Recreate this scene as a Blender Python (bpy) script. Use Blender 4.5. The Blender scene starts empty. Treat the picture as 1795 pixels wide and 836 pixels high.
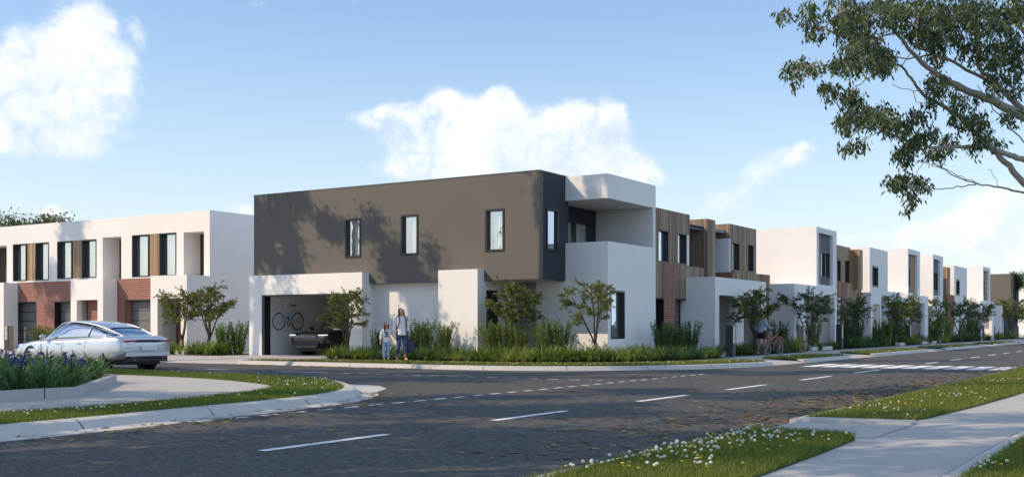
import bpy, bmesh, math, random
import numpy as np
from mathutils import Vector, Matrix
from math import sin, cos, pi, radians

C = bpy.context.scene
COL = C.collection
rnd = random.Random(11)

# ------------------------------------------------------------------ camera
YAW, FPX, EYE, CXP, HZ = 32.189, 1918.3, 1.07, 897.5, 574.0
cd = bpy.data.cameras.new('camera'); cam = bpy.data.objects.new('camera', cd); COL.objects.link(cam)
cam.location = (0, 0, EYE); cam.rotation_euler = (radians(90), 0, radians(YAW))
cd.sensor_width = 36; cd.sensor_fit = 'HORIZONTAL'; cd.lens = FPX / 1795 * 36
cd.shift_y = (HZ - 418) / 1795; cd.clip_end = 6000; cd.clip_start = 0.05
C.camera = cam

# ------------------------------------------------------------------ sun, sky, exposure
SUN = Vector((1.0, 1.0, -1.05)).normalized()
ld = bpy.data.lights.new('sun', 'SUN'); sun = bpy.data.objects.new('sun', ld); COL.objects.link(sun)
ld.energy = 2.95; ld.angle = radians(.3); ld.color = (1, .79, .55)
sun.rotation_euler = SUN.to_track_quat('-Z', 'Y').to_euler(); sun.location = (-20, -20, 30)
C.view_settings.view_transform = 'Standard'; C.view_settings.look = 'None'
C.view_settings.gamma = 1; C.view_settings.use_curve_mapping = False
C.view_settings.exposure = 0.48

CS, SN = cos(radians(YAW)), sin(radians(YAW))
def ray(u, v=HZ):
    xc = (u - CXP) / FPX
    return (CS * xc - SN, SN * xc + CS, (HZ - v) / FPX)
def uY(X, u): r = ray(u); return r[1] * X / r[0]             # world Y on a plane X = const
def uX(Y, u): r = ray(u); return r[0] * Y / r[1]             # world X on a plane Y = const
def zE(X, u, v): r = ray(u, v); return EYE + r[2] * X / r[0]
def zS(Y, u, v): r = ray(u, v); return EYE + r[2] * Y / r[1]
def gp(u, v, z=0.0):                                           # point on level ground z
    r = ray(u, v); t = (z - EYE) / r[2]; return (t * r[0], t * r[1])
def cp(u, v, d):                                               # point at depth d metres
    r = ray(u, v); return Vector((r[0] * d, r[1] * d, EYE + r[2] * d))

def N(nt, t, **kw):
    n = nt.nodes.new(t)
    for k, v in kw.items():
        if k in ('x', 'y'): continue
        if hasattr(n, k): setattr(n, k, v)
        else: n.inputs[k.replace('_', ' ')].default_value = v
    return n
def M(nt, op, a, b=None, c=None, clamp=False):
    n = nt.nodes.new('ShaderNodeMath'); n.operation = op; n.use_clamp = clamp
    for i, s in enumerate((a, b, c)):
        if s is None: continue
        if isinstance(s, (int, float)): n.inputs[i].default_value = s
        else: nt.links.new(s, n.inputs[i])
    return n.outputs[0]
def MIX(nt, f, a, b, blend='MIX'):
    n = nt.nodes.new('ShaderNodeMix'); n.data_type = 'RGBA'; n.blend_type = blend
    for i, s in ((0, f), (6, a), (7, b)):
        if isinstance(s, (int, float)): n.inputs[i].default_value = s
        elif isinstance(s, (tuple, list)): n.inputs[i].default_value = (*s[:3], 1)
        else: nt.links.new(s, n.inputs[i])
    return n.outputs[2]
def RAMP(nt, f, stops, interp='LINEAR'):
    n = nt.nodes.new('ShaderNodeValToRGB'); nt.links.new(f, n.inputs[0]); cr = n.color_ramp; cr.interpolation = interp
    while len(cr.elements) < len(stops): cr.elements.new(.5)
    for e, (p, c) in zip(cr.elements, stops):
        e.position = p; e.color = (*c, 1) if len(c) == 3 else c
    return n.outputs[0]
def NOISE(nt, vec, scale, detail=4, rough=.55, dims='3D'):
    n = nt.nodes.new('ShaderNodeTexNoise'); n.noise_dimensions = dims
    n.inputs['Scale'].default_value = scale; n.inputs['Detail'].default_value = detail; n.inputs['Roughness'].default_value = rough
    if vec is not None: nt.links.new(vec, n.inputs['Vector'])
    return n.outputs['Fac']

def make_world():
    w = bpy.data.worlds.new('World'); C.world = w; w.use_nodes = True
    nt = w.node_tree; nt.nodes.clear(); L = nt.links
    out = N(nt, 'ShaderNodeOutputWorld'); bg = N(nt, 'ShaderNodeBackground')
    sky = N(nt, 'ShaderNodeTexSky'); sky.sky_type = 'NISHITA'; sky.sun_disc = False
    el = math.asin(-SUN.z); az = math.atan2(-SUN.x, -SUN.y)
    sky.sun_elevation = el; sky.sun_rotation = az % (2 * pi)
    sky.altitude = 0; sky.air_density = 1.0; sky.dust_density = 0.6; sky.ozone_density = 2.2
    tc = N(nt, 'ShaderNodeTexCoord'); sep = N(nt, 'ShaderNodeSeparateXYZ'); L.new(tc.outputs['Generated'], sep.inputs[0])
    x, y, z = sep.outputs
    # angles: azimuth measured from the heading of the street corner, and elevation
    fx = M(nt, 'ADD', M(nt, 'MULTIPLY', x, CS), M(nt, 'MULTIPLY', y, SN))
    fy = M(nt, 'ADD', M(nt, 'MULTIPLY', x, -SN), M(nt, 'MULTIPLY', y, CS))
    A = M(nt, 'ARCTAN2', fx, fy); E = M(nt, 'ARCSINE', z)
    nz1 = NOISE(nt, tc.outputs['Generated'], 9, 8, .6)
    nz2 = NOISE(nt, tc.outputs['Generated'], 26, 8, .62)
    nz3 = NOISE(nt, tc.outputs['Generated'], 70, 6, .6)
    blobs = [(20,165,70,58,.85),(90,205,100,56,.9),(150,135,52,56,.85),(215,190,46,46,.8),(165,55,55,48,.75),(243,62,16,36,.5),(70,95,48,38,1),(120,20,60,30,.45),(-60,170,110,85,.9),(120,262,120,24,.42),(225,110,46,36,.38),
             (700,205,62,24,.9),(770,215,80,42,.95),(875,195,36,34,.9),(795,262,95,40,.85),(860,300,150,34,.95),(950,265,72,50,1),(1015,245,62,46,1.05),(1075,212,30,34,1.0),(1010,212,26,26,.8),(880,178,20,26,.8),(785,180,30,24,.7),(1020,290,90,36,1.05),(1118,300,32,22,.9),(1150,318,20,12,.7),(740,300,60,14,.5),(640,205,30,10,.4),
             (1330,312,52,26,.8),(1385,275,46,22,.7),(1265,348,48,18,.7),(1420,255,22,12,.5),(1745,385,52,52,1),(1690,415,70,34,.95),(1800,400,60,70,1),(1560,428,46,16,.65),
             (450,8,22,14,.6),(545,200,28,14,.5),(615,4,26,10,.45),(90,378,46,20,.7),(420,368,46,16,.7),(1120,20,40,12,.25),(1480,425,60,16,.55),(1600,400,120,22,.4),(1250,372,60,14,.4),(300,385,60,14,.35),(560,330,80,14,.3)]
    tot = None; shade = None
    for (u, v, ru, rv, k) in blobs:
        a0 = math.atan((u - CXP) / FPX); cc = cos(a0)
        e0 = math.atan((HZ - v) / FPX * cc)
        ra = ru * 1.25 / FPX * cc * cc; re = rv * 1.25 / FPX * cc
        da = M(nt, 'DIVIDE', M(nt, 'SUBTRACT', A, a0), ra); de = M(nt, 'DIVIDE', M(nt, 'SUBTRACT', E, e0), re)
        d2 = M(nt, 'ADD', M(nt, 'MULTIPLY', da, da), M(nt, 'MULTIPLY', de, de))
        g = M(nt, 'MULTIPLY', M(nt, 'POWER', 2.718, M(nt, 'MULTIPLY', d2, -1.1)), k)
        tot = g if tot is None else M(nt, 'ADD', tot, g)
        s = M(nt, 'MULTIPLY', g, M(nt, 'SUBTRACT', de, da))
        shade = s if shade is None else M(nt, 'ADD', shade, s)
    # unseen bright bluish cloud, added behind, beside and above the view as fill light
    def step(s, a_, b_): q = N(nt, 'ShaderNodeMapRange'); q.interpolation_type = 'SMOOTHSTEP'; L.new(s, q.inputs[0]); q.inputs[1].default_value = a_; q.inputs[2].default_value = b_; return q.outputs[0]
    away = M(nt, 'MAXIMUM', step(M(nt, 'ABSOLUTE', A), .56, .85), step(E, .40, .60)); big = NOISE(nt, tc.outputs['Generated'], 2.6, 5, .55)
    away = M(nt, 'MULTIPLY', away, M(nt, 'ADD', .30, M(nt, 'MULTIPLY', step(fx, -.35, .25), .70))); tot = M(nt, 'ADD', tot, M(nt, 'MULTIPLY', away, step(big, .31, .55)))
    tot = M(nt, 'MINIMUM', tot, 1.0)
    bil = lambda s: M(nt, 'ABSOLUTE', M(nt, 'SUBTRACT', M(nt, 'MULTIPLY', s, 2.0), 1.0))
    b1 = bil(NOISE(nt, tc.outputs['Generated'], 13, 3, .5)); b2 = bil(NOISE(nt, tc.outputs['Generated'], 34, 4, .55)); b3 = bil(NOISE(nt, tc.outputs['Generated'], 90, 5, .6))
    puff = M(nt, 'ADD', M(nt, 'MULTIPLY', b1, 1.15), M(nt, 'ADD', M(nt, 'MULTIPLY', b2, .75), M(nt, 'MULTIPLY', b3, .30)))          # 0 .. about 1
    n = M(nt, 'ADD', M(nt, 'SUBTRACT', puff, .52), M(nt, 'ADD', M(nt, 'MULTIPLY', M(nt, 'SUBTRACT', nz1, .5), 1.1), M(nt, 'MULTIPLY', M(nt, 'SUBTRACT', nz3, .5), .22)))
    dens = M(nt, 'ADD', tot, M(nt, 'MULTIPLY', n, M(nt, 'ADD', M(nt, 'MULTIPLY', tot, .55), .30)))
    mr = N(nt, 'ShaderNodeMapRange'); mr.interpolation_type = 'SMOOTHSTEP'
    L.new(dens, mr.inputs[0]); mr.inputs[1].default_value = .27; mr.inputs[2].default_value = .92
    alpha = M(nt, 'MULTIPLY', mr.outputs[0], .96)
    lit = M(nt, 'ADD', .72, M(nt, 'ADD', M(nt, 'MULTIPLY', shade, .22), M(nt, 'ADD', M(nt, 'MULTIPLY', M(nt, 'SUBTRACT', puff, .5), .8), M(nt, 'MULTIPLY', M(nt, 'SUBTRACT', nz2, .5), 1.3))), clamp=True)
    cc = MIX(nt, lit, (.62, .71, .83), (1.0, 1.0, 1.0))
    cc = MIX(nt, away, cc, (.76, .97, 1.26))
    cl = N(nt, 'ShaderNodeVectorMath', operation='SCALE'); L.new(cc, cl.inputs[0]); cl.inputs['Scale'].default_value = CLOUD / SKY
    hs = N(nt, 'ShaderNodeHueSaturation'); L.new(sky.outputs[0], hs.inputs['Color']); hs.inputs['Saturation'].default_value = SKYSAT; hs.inputs['Value'].default_value = 1.0
    pale = M(nt, 'MULTIPLY', M(nt, 'POWER', 2.718, M(nt, 'MULTIPLY', M(nt, 'ABSOLUTE', E), -5.6)), .98)
    pv = N(nt, 'ShaderNodeVectorMath', operation='SCALE'); pv.inputs[0].default_value = (.64, .68, .70); pv.inputs['Scale'].default_value = .97 / SKY
    clear = MIX(nt, pale, hs.outputs[0], pv.outputs[0])
    col = MIX(nt, alpha, clear, cl.outputs[0])
    L.new(col, bg.inputs[0]); bg.inputs[1].default_value = SKY
    L.new(bg.outputs[0], out.inputs[0])
SKY, CLOUD, SKYSAT = .138, .85, 1.22
make_world()

# ------------------------------------------------------------------ materials
MATS = {}
def newmat(name):
    m = bpy.data.materials.new(name); m.use_nodes = True; MATS[name] = m
    nt = m.node_tree; b = nt.nodes['Principled BSDF']; return m, nt, b
def bump(nt, b, h, dist=.01, strength=.6):
    n = N(nt, 'ShaderNodeBump'); n.inputs['Strength'].default_value = strength; n.inputs['Distance'].default_value = dist
    nt.links.new(h, n.inputs['Height']); nt.links.new(n.outputs[0], b.inputs['Normal'])
def pos(nt): return N(nt, 'ShaderNodeNewGeometry').outputs['Position']
def objc(nt): return N(nt, 'ShaderNodeTexCoord').outputs['Object']
def mottled(name, c, rough=.8, var=.08, scale=.9, fine=60, bd=.003, spec=.3, metal=0, coord='world'):
    m, nt, b = newmat(name); p = pos(nt) if coord == 'world' else objc(nt)
    a = NOISE(nt, p, scale, 6, .6); f = NOISE(nt, p, fine, 3, .6)
    k = M(nt, 'ADD', M(nt, 'MULTIPLY', M(nt, 'SUBTRACT', a, .5), var * 2.6), M(nt, 'MULTIPLY', M(nt, 'SUBTRACT', f, .5), var * 1.1))
    k = M(nt, 'ADD', k, 1.0)
    v = N(nt, 'ShaderNodeVectorMath', operation='SCALE'); v.inputs[0].default_value = c; nt.links.new(k, v.inputs['Scale'])
    nt.links.new(v.outputs[0], b.inputs['Base Color'])
    b.inputs['Roughness'].default_value = rough; b.inputs['Specular IOR Level'].default_value = spec; b.inputs['Metallic'].default_value = metal
    if bd: bump(nt, b, f, bd)
    return m
def render_wall(name, c, var=.05):
    m, nt, b = newmat(name); p = pos(nt)
    a = NOISE(nt, p, .55, 5, .6)
    mp = N(nt, 'ShaderNodeMapping'); mp.inputs['Scale'].default_value = (5, 5, .35); nt.links.new(p, mp.inputs[0])
    st = NOISE(nt, mp.outputs[0], 1.0, 5, .65); f = NOISE(nt, p, 90, 3, .6)
    k = M(nt, 'ADD', 1.0, M(nt, 'ADD', M(nt, 'MULTIPLY', M(nt, 'SUBTRACT', a, .5), var * 2.2), M(nt, 'MULTIPLY', M(nt, 'SUBTRACT', st, .5), var * 1.3)))
    k = M(nt, 'ADD', k, M(nt, 'MULTIPLY', M(nt, 'SUBTRACT', f, .5), var * .8))
    v = N(nt, 'ShaderNodeVectorMath', operation='SCALE'); v.inputs[0].default_value = c; nt.links.new(k, v.inputs['Scale'])
    nt.links.new(v.outputs[0], b.inputs['Base Color']); b.inputs['Roughness'].default_value = .85; b.inputs['Specular IOR Level'].default_value = .25
    bump(nt, b, f, .004, .5); return m
def facade_uv(nt):
    g = N(nt, 'ShaderNodeNewGeometry'); s = N(nt, 'ShaderNodeSeparateXYZ'); nt.links.new(g.outputs['Position'], s.inputs[0])
    n = N(nt, 'ShaderNodeSeparateXYZ'); nt.links.new(g.outputs['True Normal'], n.inputs[0])
    f = M(nt, 'GREATER_THAN', M(nt, 'ABSOLUTE', n.outputs[0]), .5)
    t = M(nt, 'ADD', M(nt, 'MULTIPLY', s.outputs[0], M(nt, 'SUBTRACT', 1.0, f)), M(nt, 'MULTIPLY', s.outputs[1], f))
    return t, s.outputs[2], g.outputs['Position']
def brick(name):
    m, nt, b = newmat(name); t, z, p = facade_uv(nt)
    cv = N(nt, 'ShaderNodeCombineXYZ'); nt.links.new(t, cv.inputs[0]); nt.links.new(z, cv.inputs[1])
    br = N(nt, 'ShaderNodeTexBrick'); nt.links.new(cv.outputs[0], br.inputs[0])
    br.inputs['Scale'].default_value = 1; br.inputs['Brick Width'].default_value = .24; br.inputs['Row Height'].default_value = .086
    br.inputs['Mortar Size'].default_value = .011; br.inputs['Mortar Smooth'].default_value = .25; br.inputs['Bias'].default_value = -.1
    br.inputs['Color1'].default_value = (.30, .085, .055, 1); br.inputs['Color2'].default_value = (.16, .05, .04, 1); br.inputs['Mortar'].default_value = (.36, .29, .25, 1)
    a = NOISE(nt, p, 7, 5, .65); c = MIX(nt, M(nt, 'MULTIPLY', a, .5), br.outputs[0], (.34, .17, .12))
    nt.links.new(c, b.inputs['Base Color']); b.inputs['Roughness'].default_value = .85
    h = M(nt, 'ADD', M(nt, 'MULTIPLY', br.outputs['Fac'], -1.0), M(nt, 'MULTIPLY', NOISE(nt, p, 60, 3), .35)); bump(nt, b, h, .012, .8); return m
def timber(name, pal, bw=.095):
    m, nt, b = newmat(name); t, z, p = facade_uv(nt)
    q = M(nt, 'DIVIDE', t, bw); idx = M(nt, 'FLOOR', q); fr = M(nt, 'FRACT', q)
    wn = N(nt, 'ShaderNodeTexWhiteNoise', noise_dimensions='1D'); nt.links.new(idx, wn.inputs['W'])
    cv = N(nt, 'ShaderNodeCombineXYZ'); nt.links.new(M(nt, 'MULTIPLY', t, 30.0), cv.inputs[0]); nt.links.new(M(nt, 'ADD', M(nt, 'MULTIPLY', z, 1.4), M(nt, 'MULTIPLY', idx, 3.7)), cv.inputs[1])
    g = NOISE(nt, cv.outputs[0], 1.0, 5, .65)
    c = RAMP(nt, M(nt, 'ADD', M(nt, 'MULTIPLY', wn.outputs['Value'], .68), M(nt, 'MULTIPLY', g, .32)), [(.12, pal[0]), (.5, pal[1]), (.88, pal[2])])
    gap = M(nt, 'LESS_THAN', fr, .10); c = MIX(nt, M(nt, 'MULTIPLY', gap, .8), c, tuple(v * .2 for v in pal[0]))
    nt.links.new(c, b.inputs['Base Color']); b.inputs['Roughness'].default_value = .7; b.inputs['Specular IOR Level'].default_value = .3
    bump(nt, b, M(nt, 'ADD', M(nt, 'MULTIPLY', gap, -1.0), M(nt, 'MULTIPLY', g, .25)), .012, .8); return m
def plain(name, c, rough=.5, metal=0, spec=.5, coat=0, alpha=None, emit=None):
    m, nt, b = newmat(name); b.inputs['Base Color'].default_value = (*c, 1); b.inputs['Roughness'].default_value = rough
    b.inputs['Metallic'].default_value = metal; b.inputs['Specular IOR Level'].default_value = spec; b.inputs['Coat Weight'].default_value = coat; b.inputs['Coat Roughness'].default_value = .04
    o = NOISE(nt, objc(nt), 22, 3, .6)
    k = M(nt, 'ADD', .93, M(nt, 'MULTIPLY', o, .14)); v = N(nt, 'ShaderNodeVectorMath', operation='SCALE'); v.inputs[0].default_value = c
    nt.links.new(k, v.inputs['Scale']); nt.links.new(v.outputs[0], b.inputs['Base Color'])
    if emit: b.inputs['Emission Color'].default_value = (*c, 1); b.inputs['Emission Strength'].default_value = emit
    return m
def glass(name, tint=(.9, .95, .97), refl=1.0):
    m, nt, b = newmat(name); nt.nodes.remove(b); o = nt.nodes['Material Output']
    tr = N(nt, 'ShaderNodeBsdfTransparent'); tr.inputs[0].default_value = (*tint, 1)
    gl = N(nt, 'ShaderNodeBsdfGlossy'); gl.inputs['Roughness'].default_value = .01; gl.inputs[0].default_value = (.95, .97, 1, 1)
    lw = N(nt, 'ShaderNodeLayerWeight'); lw.inputs[0].default_value = .35
    mr = N(nt, 'ShaderNodeMapRange'); nt.links.new(lw.outputs['Facing'], mr.inputs[0]); mr.inputs[3].default_value = .38 * refl; mr.inputs[4].default_value = .85
    wv = NOISE(nt, pos(nt), 1.7, 2, .5); bp = N(nt, 'ShaderNodeBump'); bp.inputs['Strength'].default_value = .08; bp.inputs['Distance'].default_value = .02
    nt.links.new(wv, bp.inputs['Height']); nt.links.new(bp.outputs[0], gl.inputs['Normal'])
    mx = N(nt, 'ShaderNodeMixShader'); nt.links.new(mr.outputs[0], mx.inputs[0]); nt.links.new(tr.outputs[0], mx.inputs[1]); nt.links.new(gl.outputs[0], mx.inputs[2])
    nt.links.new(mx.outputs[0], o.inputs[0]); return m
def leafmat(name, c1, c2, trans=.35, rough=.5):
    m, nt, b = newmat(name); o = nt.nodes['Material Output']
    oi = N(nt, 'ShaderNodeObjectInfo'); g = N(nt, 'ShaderNodeNewGeometry')
    k = M(nt, 'ADD', M(nt, 'MULTIPLY', g.outputs['Random Per Island'], .75), M(nt, 'MULTIPLY', oi.outputs['Random'], .25))
    c = RAMP(nt, k, [(.05, c1), (.95, c2)]); nt.links.new(c, b.inputs['Base Color']); b.inputs['Roughness'].default_value = rough; b.inputs['Specular IOR Level'].default_value = .35
    t = N(nt, 'ShaderNodeBsdfTranslucent'); mul = MIX(nt, 1.0, c, (1.0, 1.0, .45), 'MULTIPLY'); nt.links.new(mul, t.inputs[0])
    mx = N(nt, 'ShaderNodeMixShader'); mx.inputs[0].default_value = trans
    nt.links.new(b.outputs[0], mx.inputs[1]); nt.links.new(t.outputs[0], mx.inputs[2]); nt.links.new(mx.outputs[0], o.inputs[0]); return m
def asphalt(name):
    m, nt, b = newmat(name); p = pos(nt)
    f = NOISE(nt, p, 62, 4, .75); md = NOISE(nt, p, 15, 4, .65); a = NOISE(nt, p, .35, 5, .6)
    vo = N(nt, 'ShaderNodeTexVoronoi'); vo.inputs['Scale'].default_value = 75; nt.links.new(p, vo.inputs['Vector'])
    c = RAMP(nt, M(nt, 'ADD', M(nt, 'MULTIPLY', f, .55), M(nt, 'MULTIPLY', md, .45)), [(.32, (.024, .024, .026)), (.5, (.084, .08, .076)), (.68, (.27, .25, .225))])
    c = MIX(nt, M(nt, 'MULTIPLY', a, .35), c, (.105, .098, .09))
    nt.links.new(c, b.inputs['Base Color']); b.inputs['Roughness'].default_value = .85; b.inputs['Specular IOR Level'].default_value = .3
    bump(nt, b, M(nt, 'ADD', vo.outputs['Distance'], f), .012, .9); return m
def concrete(name, c, joint=None, var=.1):
    m, nt, b = newmat(name); p = pos(nt)
    a = NOISE(nt, p, .8, 6, .65); md = NOISE(nt, p, 9, 5, .65); f = NOISE(nt, p, 130, 3, .6)
    k = M(nt, 'ADD', 1.0, M(nt, 'ADD', M(nt, 'MULTIPLY', M(nt, 'SUBTRACT', a, .5), var * 2.4), M(nt, 'ADD', M(nt, 'MULTIPLY', M(nt, 'SUBTRACT', md, .5), var * 1.8), M(nt, 'MULTIPLY', M(nt, 'SUBTRACT', f, .5), var * 1.5))))
    v = N(nt, 'ShaderNodeVectorMath', operation='SCALE'); v.inputs[0].default_value = c; nt.links.new(k, v.inputs['Scale']); col = v.outputs[0]
    hgt = f
    if joint:
        s = N(nt, 'ShaderNodeSeparateXYZ'); nt.links.new(p, s.inputs[0]); g = None
        for i in range(2):
            e = M(nt, 'LESS_THAN', M(nt, 'FRACT', M(nt, 'DIVIDE', s.outputs[i], joint)), .009); g = e if g is None else M(nt, 'MAXIMUM', g, e)
        col = MIX(nt, M(nt, 'MULTIPLY', g, .6), col, tuple(x * .3 for x in c)); hgt = M(nt, 'SUBTRACT', f, M(nt, 'MULTIPLY', g, 2.0))
    nt.links.new(col, b.inputs['Base Color']); b.inputs['Roughness'].default_value = .85; b.inputs['Specular IOR Level'].default_value = .25
    bump(nt, b, hgt, .004, .7); return m

render_wall('white_render', (.79, .765, .735)); render_wall('taupe_render', (.140, .130, .114), .06); render_wall('charcoal_render', (.045, .052, .064), .08)
render_wall('grey_panel', (.13, .15, .17), .05); render_wall('inner_white', (.74, .74, .73), .03)
brick('red_brick')
timber('grey_timber', ((.16, .11, .075), (.27, .19, .13), (.40, .30, .21))); timber('warm_timber', ((.24, .15, .085), (.36, .235, .14), (.48, .34, .22)), .12)
plain('black_frame', (.012, .013, .015), .38); plain('dark_door', (.055, .03, .022), .5); plain('roof_sheet', (.22, .22, .22), .6)
m = mottled('garage_grey', (.16, .165, .17), .45, .04, 1.2, 50, .001, .4); plain('groove_black', (.01, .01, .011), .7)
glass('glass'); glass('car_glass', (.10, .12, .13)); plain('curtain', (.80, .79, .76), .9); plain('curtain_grey', (.42, .41, .39), .9)
asphalt('asphalt'); concrete('concrete_path', (.44, .41, .375), 1.6, .11); concrete('concrete_kerb', (.50, .475, .44), None, .1); concrete('concrete_wall', (.40, .395, .385), None, .09); concrete('stone_white', (.62, .6, .57), None, .07)
concrete('driveway_concrete', (.47, .42, .385), 2.6, .09)
m, nt, b = newmat('road_paint'); p = pos(nt); w_ = RAMP(nt, NOISE(nt, p, 30, 6, .75), [(.28, (.34, .33, .32)), (.42, (.78, .77, .74)), (.7, (.83, .82, .79))]); nt.links.new(w_, b.inputs['Base Color']); b.inputs['Roughness'].default_value = .7
m, nt, b = newmat('lawn'); p = pos(nt); c = RAMP(nt, M(nt, 'ADD', M(nt, 'MULTIPLY', NOISE(nt, p, 1.3, 5), .5), M(nt, 'MULTIPLY', NOISE(nt, p, 40, 4, .7), .5)), [(.3, (.028, .055, .012)), (.55, (.062, .10, .02)), (.75, (.13, .135, .035))]); nt.links.new(c, b.inputs['Base Color']); b.inputs['Roughness'].default_value = .95; bump(nt, b, NOISE(nt, p, 70, 3), .03, 1)
mottled('soil', (.065, .045, .03), .95, .25, 3, 50, .02)
mottled('far_ground', (.10, .11, .05), .95, .2, .05, 3, 0)
leafmat('grass_blade', (.05, .095, .015), (.20, .26, .045), .42); leafmat('grass_dry', (.17, .19, .04), (.40, .36, .11), .42)
leafmat('street_tree_leaf', (.065, .09, .025), (.29, .31, .10), .4); leafmat('street_tree_leaf_dark', (.048, .075, .036), (.17, .21, .085), .36)
leafmat('gum_leaf', (.026, .06, .036), (.16, .20, .07), .34, .36); leafmat('far_leaf', (.05, .075, .025), (.15, .19, .07), .35)
leafmat('strap_leaf', (.06, .115, .022), (.24, .32, .075), .35); leafmat('strap_lime', (.20, .25, .05), (.46, .48, .14), .35); leafmat('strap_dark', (.045, .09, .036), (.15, .23, .085), .32)
leafmat('shrub_leaf', (.06, .115, .028), (.19, .27, .08), .35); leafmat('shrub_leaf_lime', (.10, .15, .03), (.28, .35, .09), .35); leafmat('iris_leaf', (.03, .08, .025), (.10, .20, .065), .3)
leafmat('blue_flower', (.03, .03, .18), (.09, .09, .34), .2); leafmat('white_flower', (.62, .62, .60), (.80, .80, .77), .3); leafmat('yellow_flower', (.55, .36, .02), (.75, .58, .05), .3)
leafmat('litter_leaf', (.10, .035, .012), (.34, .20, .05), .15); leafmat('litter_green', (.10, .13, .025), (.30, .30, .08), .2)
mottled('gum_bark', (.38, .345, .30), .8, .3, 2.5, 30, .01); mottled('thin_bark', (.11, .085, .06), .85, .25, 6, 60, .006, coord='obj')
plain('silver_paint', (.56, .59, .64), .30, .7, .5, .7); plain('black_paint', (.008, .007, .007), .2, .2, .5, .9); plain('black_plastic', (.018, .018, .02), .55); plain('tyre_rubber', (.018, .018, .019), .85)
plain('rim_metal', (.5, .51, .53), .3, .9); plain('dark_rim', (.10, .10, .10), .35, .8); plain('chrome', (.75, .75, .76), .12, 1.0); plain('head_lamp', (.75, .80, .85), .08, .3, .8, 1); plain('dark_lamp', (.30, .32, .34), .1, .4, .8, 1); plain('tail_red', (.35, .012, .012), .2, 0, .5, 1); plain('plate_white', (.75, .75, .73), .5)
m = plain('lamp_on', (1.0, .93, .82), .3, emit=7.0); m = plain('running_lamp', (.95, .97, 1.0), .3, emit=2.2)
plain('skin', (.50, .31, .22), .55); plain('skin_dark', (.33, .17, .10), .55); plain('hair_dark', (.018, .008, .005), .6); plain('hair_auburn', (.10, .03, .016), .6); plain('hair_red', (.14, .025, .015), .55); plain('white_cloth', (.74, .72, .72), .9)
m, nt, b = newmat('denim'); nt.links.new(RAMP(nt, NOISE(nt, objc(nt), 9, 5, .6), [(.3, (.015, .032, .085)), (.7, (.06, .105, .20))]), b.inputs['Base Color']); b.inputs['Roughness'].default_value = .9
m, nt, b = newmat('light_denim'); nt.links.new(RAMP(nt, NOISE(nt, objc(nt), 14, 5, .6), [(.35, (.10, .18, .33)), (.65, (.42, .52, .62))]), b.inputs['Base Color']); b.inputs['Roughness'].default_value = .9
plain('boot_tan', (.23, .085, .035), .6); plain('shoe_dark', (.03, .028, .03), .6); plain('shoe_white', (.6, .6, .6), .6); plain('bag_navy', (.03, .04, .075), .8); plain('pack_brown', (.10, .055, .035), .7); plain('grey_jacket', (.30, .35, .39), .9); plain('black_cloth', (.015, .013, .016), .9)
plain('bike_red', (.42, .015, .03), .3, 0, .5, .5); plain('bike_white', (.40, .42, .43), .35, 0, .5, .4); plain('bike_blue', (.03, .26, .55), .5); plain('print_black', (.01, .01, .012), .8)
mottled('box_dark', (.045, .048, .054), .5, .05, 2, 60, .001); mottled('box_beige', (.30, .235, .175), .6, .06, 2, 60, .001); plain('brushed_steel', (.48, .49, .50), .38, .8)

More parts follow.
